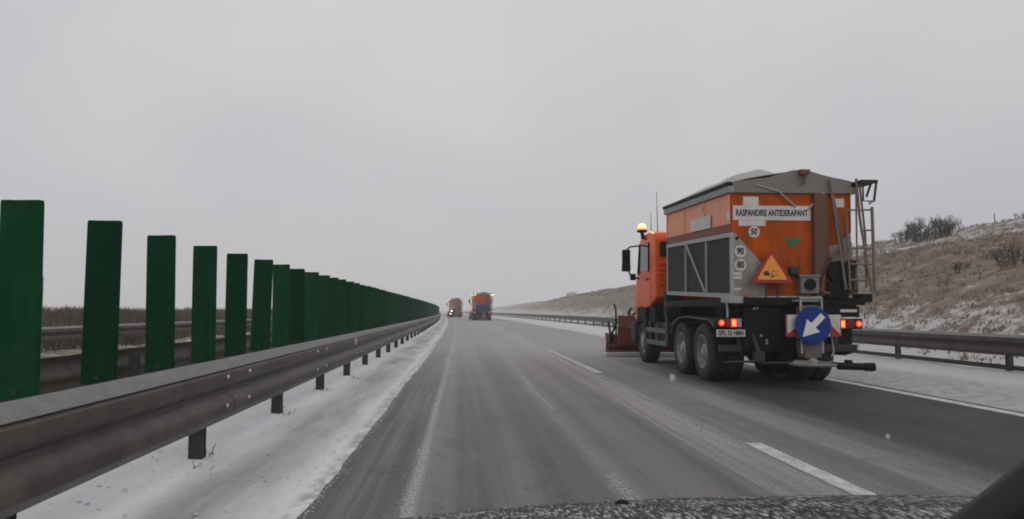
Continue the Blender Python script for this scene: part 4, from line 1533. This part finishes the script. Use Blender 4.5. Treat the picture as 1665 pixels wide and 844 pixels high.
# grains of frozen snow standing on the bonnet
ng = 2600
gx, gy = RNG.uniform(-0.84, 0.84, ng), RNG.uniform(0.98, 1.62, ng)
gz = np.array([hood_z(a, c_) for a, c_ in zip(gx, gy)])
gr = RNG.uniform(0.0015, 0.0042, ng)
octv = np.array([(1, 0, 0), (-1, 0, 0), (0, 1, 0), (0, -1, 0), (0, 0, 1), (0, 0, -0.6)], float)
octf = np.array([(0, 2, 4), (2, 1, 4), (1, 3, 4), (3, 0, 4), (2, 0, 5), (1, 2, 5), (3, 1, 5), (0, 3, 5)])
V = (octv[None] * (gr[:, None, None] * RNG.uniform(0.7, 1.5, (ng, 1, 3))) + np.stack([gx, gy - 1.0, gz + gr * 0.3], -1)[:, None]).reshape(-1, 3)
Fc = (octf[None] + (np.arange(ng) * 6)[:, None, None]).reshape(-1, 3)
gobj = np_mesh('frost_grains', V, Fc, mat('ice_grain', (0.6, 0.6, 0.6), 0.4, 0, 0.25, 200), parent=car)
gobj['kind'] = 'stuff'
b = B()
b.lathe([(0.0, 0.016), (0.012, 0.015), (0.019, 0.009), (0.021, 0.0)], (-0.258, 0.24, hood_z(-0.258, 1.24) - 0.004), 'z', 14)
b.obj('washer_nozzle', BLACK, car, smooth=True)
# wiper caught in mid sweep in front of the passenger side
WIP = mat('black_wiper_rubber', (0.008, 0.008, 0.011), 0.6, 0, 0.3, 40)
wp = empty('wiper', (0, 0, 0))
wp.parent = car
b = B()
b.tube([(-0.15, -0.25, 0.972), (-0.05, -0.275, 1.062), (0.07, -0.315, 1.177), (0.23, -0.37, 1.317)], 0.022, 10)
b.obj('blade', WIP, wp, smooth=True)
b = B()
b.tube([(-0.09, -0.235, 0.965), (0.01, -0.27, 1.05), (0.21, -0.345, 1.215)], 0.020, 10)
b.obj('arm', WIP, wp, smooth=True)

# ------------------------------------------------------------------ vegetation
DRY = tint_material('dry_grass', (0.09, 0.07, 0.056), (0.34, 0.28, 0.215), (0.5, 0.47, 0.44))
DRYB = tint_material('bank_grass', (0.19, 0.152, 0.12), (0.33, 0.27, 0.21), (0.40, 0.35, 0.30))
DRYD = tint_material('dark_dead_stalks', (0.05, 0.038, 0.032), (0.13, 0.10, 0.08), (0.2, 0.16, 0.13))
TWIG = tint_material('bare_twigs', (0.028, 0.028, 0.024), (0.075, 0.072, 0.055))
TWIGR = tint_material('reddish_twigs', (0.05, 0.034, 0.03), (0.14, 0.09, 0.075))


def tufts(name, label, S, Y, hmin, hmax, blades, spread, m, wid=0.012):
    n = len(S)
    Z = ground_z(S, Y)
    X = S + bend(Y)
    base = np.stack([X, Y, Z], -1)[:, None, :] + np.concatenate([RNG.normal(0, spread, (n, blades, 2)), np.zeros((n, blades, 1))], -1)
    h = RNG.uniform(hmin, hmax, (n, 1)) * RNG.uniform(0.5, 1.1, (n, blades))
    lean = RNG.normal(0, 0.38, (n, blades, 2))
    tip = base + np.concatenate([lean * h[..., None], h[..., None]], -1)
    ang = RNG.uniform(0, math.pi, (n, blades))
    w = wid * RNG.uniform(0.6, 1.6, (n, blades)) * (1 + Y[:, None] / 45)
    off = np.stack([np.cos(ang) * w, np.sin(ang) * w, np.zeros_like(w)], -1)
    low = base - np.array([0, 0, 0.03])
    mid = (base * 0.45 + tip * 0.55) + np.concatenate([RNG.normal(0, 0.03, (n, blades, 2)), np.zeros((n, blades, 1))], -1)
    V = np.stack([low - off, low + off, mid + off * 0.7, tip], 2).reshape(-1, 3)
    F0 = np.arange(n * blades)[:, None] * 4
    F = np.concatenate([F0 + np.array([[0, 1, 2]]), F0 + np.array([[0, 2, 3]])])
    tint = np.repeat((RNG.uniform(0, 0.75, (n, 1)) + RNG.uniform(0, 0.25, (n, blades))).ravel(), 4)
    o = np_mesh(name, V, F, m, tint=tint)
    tag(o, label, 'grass', kind='stuff')
    return o


n = 3600
S_, Y_ = 12.6 + 14.5 * RNG.random(n) ** 0.9, 8 + 62 * RNG.random(n) ** 1.3
keep = value_noise(S_ * 0.35, Y_ * 0.22, 9) > -0.35
tufts('dry_grass', 'dry brown grass tufts over the bank on the right', S_[keep], Y_[keep], 0.06, 0.20, 10, 0.14, DRYB)
n = 2600
S_, Y_ = 22 + 26 * RNG.random(n), 20 + 160 * RNG.random(n) ** 1.2
tufts('dry_grass', 'dry grass and weeds on the upper ridge at right', S_, Y_, 0.12, 0.32, 9, 0.25, DRYB, 0.016)
n = 6500
S_, Y_ = -13.5 - 24 * RNG.random(n) ** 1.3, 8 + 110 * RNG.random(n) ** 1.2
tufts('dry_scrub', 'tall brown scrub beyond the far rail at left', S_, Y_, 0.45, 1.05, 12, 0.22, DRYD, 0.014)
n = 1500
S_, Y_ = -4.6 - 5.5 * RNG.random(n), 3 + 60 * RNG.random(n) ** 1.2
tufts('median_grass', 'low dead grass in the median behind the panels', S_, Y_, 0.08, 0.28, 9, 0.1, DRYD, 0.010)


def weed(y, s, h, nb):
    """small dead weed by a guard rail post"""
    V, F, tn = [], [], []
    zb = 0.045
    for k in range(nb):
        a = random.uniform(0, 2 * math.pi)
        l = h * random.uniform(0.4, 1.0)
        p = np.array([bx(s, y) + random.gauss(0, 0.05), y + random.gauss(0, 0.09), zb - 0.02])
        pts = [p]
        for q in range(3):
            p = p + np.array([math.cos(a) * l * 0.22 + random.gauss(0, 0.012), math.sin(a) * l * 0.22, l * random.uniform(0.02, 0.34)])
            pts.append(p)
        w = 0.0045
        for q in range(3):
            i = len(V)
            o = np.array([-math.sin(a), math.cos(a), 0]) * w
            V += [pts[q] - o, pts[q] + o, pts[q + 1] + o * 0.7, pts[q + 1] - o * 0.7]
            F.append((i, i + 1, i + 2, i + 3))
            tn += [0.12] * 4
    o = np_mesh('dead_weed', V, F, DRY, tint=tn)
    return o


wl_spots = [(6.75, -2.28, 0.16, 14, 'dead weed in the snow at the nearest visible rail post'), (6.2, -2.15, 0.10, 9, 'low dead stalks just before the nearest visible rail post'),
            (9.1, -2.12, 0.2, 16, 'dark dead weed at the second visible rail post'), (9.6, -2.35, 0.14, 10, 'thin dead stalks behind the second visible rail post'),
            (8.2, -1.95, 0.12, 8, 'sprig of dead weed on the snow between first and second post'), (11.9, -2.2, 0.16, 12, 'dead weed at the third visible rail post'),
            (14.0, -2.0, 0.16, 12, 'dead weed at the fourth visible rail post')]
for (yy, ss, hh, nb, lb) in wl_spots:
    tag(weed(yy, ss, hh, nb), lb, 'weed', 'dead weeds along the median rail')


def shrub(s, y, wid, hgt, m, label, seed, nst=26, sink=0.05):
    """leafless winter shrub: stems > forks > fine twigs"""
    rs = random.Random(seed)
    root = empty('shrub', (bx(s, y), y, float(ground_z(np.array([s]), np.array([y]))[0]) - sink))
    tag(root, label, 'shrub', 'bare shrubs on the bank')
    V, F, T_ = [], [], []

    def rod(p, q, r0, r1, tone):
        d = (q - p)
        if d.length < 1e-5:
            return
        d.normalize()
        a = d.orthogonal().normalized()
        c = d.cross(a)
        i = len(V)
        for (o, r) in ((p, r0), (q, r1)):
            for j in range(3):
                t = 2.094 * j
                V.append(tuple(o + (a * math.cos(t) + c * math.sin(t)) * r))
                T_.append(tone)
        for j in range(3):
            F.append((i + j, i + (j + 1) % 3, i + 3 + (j + 1) % 3, i + 3 + j))

    def grow(p, d, l, r, depth):
        q = p + d * l
        rod(p, q, r, r * 0.65, rs.uniform(0, 1))
        if depth == 0:
            return
        for k in range(rs.choice((2, 3, 3))):
            nd = (d + Vector((rs.gauss(0, 0.42), rs.gauss(0, 0.42), rs.gauss(0.08, 0.3)))).normalized()
            grow(p + d * l * rs.uniform(0.45, 1.0), nd, l * rs.uniform(0.55, 0.8), r * 0.62, depth - 1)
    for k in range(nst):
        a = rs.uniform(0, 2 * math.pi)
        rad = rs.random() ** 0.6 * wid * 0.36
        p = Vector((math.cos(a) * rad, math.sin(a) * rad, 0))
        d = Vector((math.cos(a) * rad / wid * 0.9 + rs.gauss(0, 0.12), math.sin(a) * rad / wid * 0.9 + rs.gauss(0, 0.12), 1)).normalized()
        grow(p, d, hgt * rs.uniform(0.26, 0.42) * (1 - 0.45 * rad / wid), 0.016 * hgt, 4)
    Vn = np.array(V)
    np_mesh('twigs', Vn, F, m, tint=T_, parent=root)
    return root


shrub(40, 64, 2.4, 1.9, TWIG, 'rounded bare shrub on the ridge nearest the truck ladder', 1, 20)
shrub(39.5, 59.6, 3.6, 2.7, TWIG, 'largest dark shrub clump on the ridge skyline', 2, 34)
shrub(40, 62.0, 2.2, 2.0, TWIG, 'smaller dark shrub against the left flank of the largest clump', 3, 18)
shrub(39.8, 57.9, 2.6, 2.1, TWIG, 'shrub at the right flank of the largest clump on the ridge', 4, 18)
shrub(20, 28.6, 0.55, 0.72, TWIG, 'small dark upright shrub halfway up the bank', 5, 12)
shrub(20.2, 26.0, 1.3, 1.05, TWIGR, 'reddish bare shrub on the bank by the right picture edge', 6, 22)
shrub(21.5, 25.6, 0.9, 0.8, TWIGR, 'second reddish shrub behind the one by the right picture edge', 7, 16)
shrub(17.5, 30.0, 0.8, 0.45, TWIGR, 'low brown shrub near the foot of the bank beside the truck', 8, 14)
shrub(33, 195, 3.0, 2.4, TWIG, 'lone distant shrub on the slope left of the truck', 9, 16)
for k, (s_, y_, w_, h_) in enumerate([(44, 52, 3.0, 0.9), (45, 56, 2.6, 0.8), (43, 72, 2.2, 0.8), (44, 80, 3.0, 0.9)]):
    shrub(s_, y_, w_, h_, TWIGR, ['low scrubby bush on the ridge at the right picture edge', 'low scrubby bush on the ridge right of the largest clump',
                                 'low bush on the ridge just left of the rounded shrub', 'low bush on the ridge beside the truck ladder'][k], 20 + k, 18)

# thin posts standing in the fields
WOOD = mat('weathered_post_wood', (0.10, 0.085, 0.075), 0.8, 0, 0.3, 12)


def field_post(s, y, h, label):
    z = float(ground_z(np.array([s]), np.array([y]))[0])
    b = B()
    b.tube([(0, 0, -0.3), (0, 0, h)], 0.05, 8, r1=0.035)
    o = b.obj('field_post', WOOD)
    o.location = (bx(s, y), y, z)
    tag(o, label, 'post', 'thin posts in the fields')


field_post(45.2, 59.5, 0.9, 'thin post on the right ridge skyline')
field_post(-24, 44, 2.6, 'thin post in the scrub between the first and second green panels')
field_post(-26, 64, 2.4, 'thin post in the scrub right of the second green panel')
field_post(-27, 68, 2.2, 'thin post in the scrub left of the third green panel')

# lumps of snow flying past in the spray
FLAKE = mat('white_wet_snow', (0.85, 0.85, 0.86), 0.6, 0, 0.05, 30)


def flake(loc, r, label, seed):
    """loose puff of wet snow: many tiny grains thinning outwards"""
    rs = np.random.default_rng(seed)
    n = 420
    C = rs.normal(0, 1, (n, 3)) * np.array([0.42, 0.4, 0.55]) * r
    q = r * rs.uniform(0.04, 0.10, n)
    V = octv[None] * (q[:, None, None] * rs.uniform(0.7, 1.3, (n, 1, 3))) + C[:, None]
    F = octf[None] + (np.arange(n) * 6)[:, None, None]
    o = np_mesh('snow_puff', V.reshape(-1, 3), F.reshape(-1, 3), FLAKE)
    o.location = loc
    tag(o, label, 'snow', 'snow puffs in the air')


flake((1.10, 3.9, 0.955), 0.017, 'white puff of flying snow left of the truck wheels', 1)
flake((1.75, 3.0, 0.79), 0.009, 'tiny white speck of flying snow over the dark lane', 2)

# crumbs of slush left along the wheel tracks and under the scraped verge edge


def crumbs(name, label, S, Y, rad, lift=0.0):
    n = len(S)
    V = octv[None] * (rad[:, None, None] * RNG.uniform(0.6, 1.6, (n, 1, 3)) * np.array([1, 1.3, 0.6])) + np.stack([S + bend(Y), Y, rad * 0.25 + lift], -1)[:, None]
    F = octf[None] + (np.arange(n) * 6)[:, None, None]
    o = np_mesh(name, V.reshape(-1, 3), F.reshape(-1, 3), mat('dirty_slush_crumbs', (0.64, 0.63, 0.63), 0.7, 0, 0.35, 30), parent=None)
    tag(o, label, 'slush', kind='stuff')


def clumped(n, sc, seed, y0, y1, cut):
    Y = y0 + (y1 - y0) * RNG.random(n * 3) ** 1.5
    k = value_noise(Y * sc, Y * 0 + seed, seed) > cut
    return Y[k][:n]


Yc = clumped(4200, 0.9, 61, 3.5, 40, -0.35)
crumbs('slush_crumbs', 'grainy line of slush crumbs along the left lane edge', -0.38 + RNG.normal(0, 0.032, len(Yc)), Yc, RNG.uniform(0.0018, 0.0062, len(Yc)))
Yc = clumped(3600, 0.45, 62, 3.5, 30, -0.3)
crumbs('slush_crumbs', 'grainy slush crumbs between the wheel tracks of the left lane', 1.17 + 0.03 * value_noise(Yc * 0.4, Yc * 0, 5) + RNG.normal(0, 0.035, len(Yc)), Yc, RNG.uniform(0.0018, 0.0062, len(Yc)))
Yc = clumped(4500, 0.5, 63, 4, 45, -0.1)
crumbs('slush_crumbs', 'pale slush crumbs along the lane line', 2.62 + RNG.normal(0, 0.07, len(Yc)), Yc, RNG.uniform(0.0018, 0.0062, len(Yc)))
Yc = clumped(1600, 1.1, 64, 3.0, 40, -0.6)
crumbs('slush_crumbs', 'ragged slush crumbs fringing the snow verge', edgeL(Yc) - 0.01 + np.abs(RNG.normal(0, 0.035, len(Yc))), Yc, RNG.uniform(0.002, 0.008, len(Yc)))

n = 900
Yc = 3 + 40 * RNG.random(n) ** 1.4
Sc = -1.15 - 1.9 * RNG.random(n)
crumbs('snow_clods', 'small frozen clods scattered on the snow verge', Sc, Yc, RNG.uniform(0.004, 0.016, n), 0.05)

# ------------------------------------------------------------------ haze of the snowfall
hz = B().box(-4200, 4200, -60, 3300, -1.6, 13.5).obj('haze', bpy.data.materials.new('winter_haze'))
hm = hz.data.materials[0]
hm.use_nodes = True
hn = hm.node_tree.nodes
hn.clear()
ho = hn.new('ShaderNodeOutputMaterial')
hv = hn.new('ShaderNodeVolumePrincipled')
hv.inputs['Color'].default_value = (0.97, 0.97, 0.975, 1)
hv.inputs['Density'].default_value = 0.0013
hv.inputs['Anisotropy'].default_value = 0.0
hm.node_tree.links.new(hv.outputs[0], ho.inputs['Volume'])
tag(hz, 'pale winter haze over the motorway', kind='stuff')
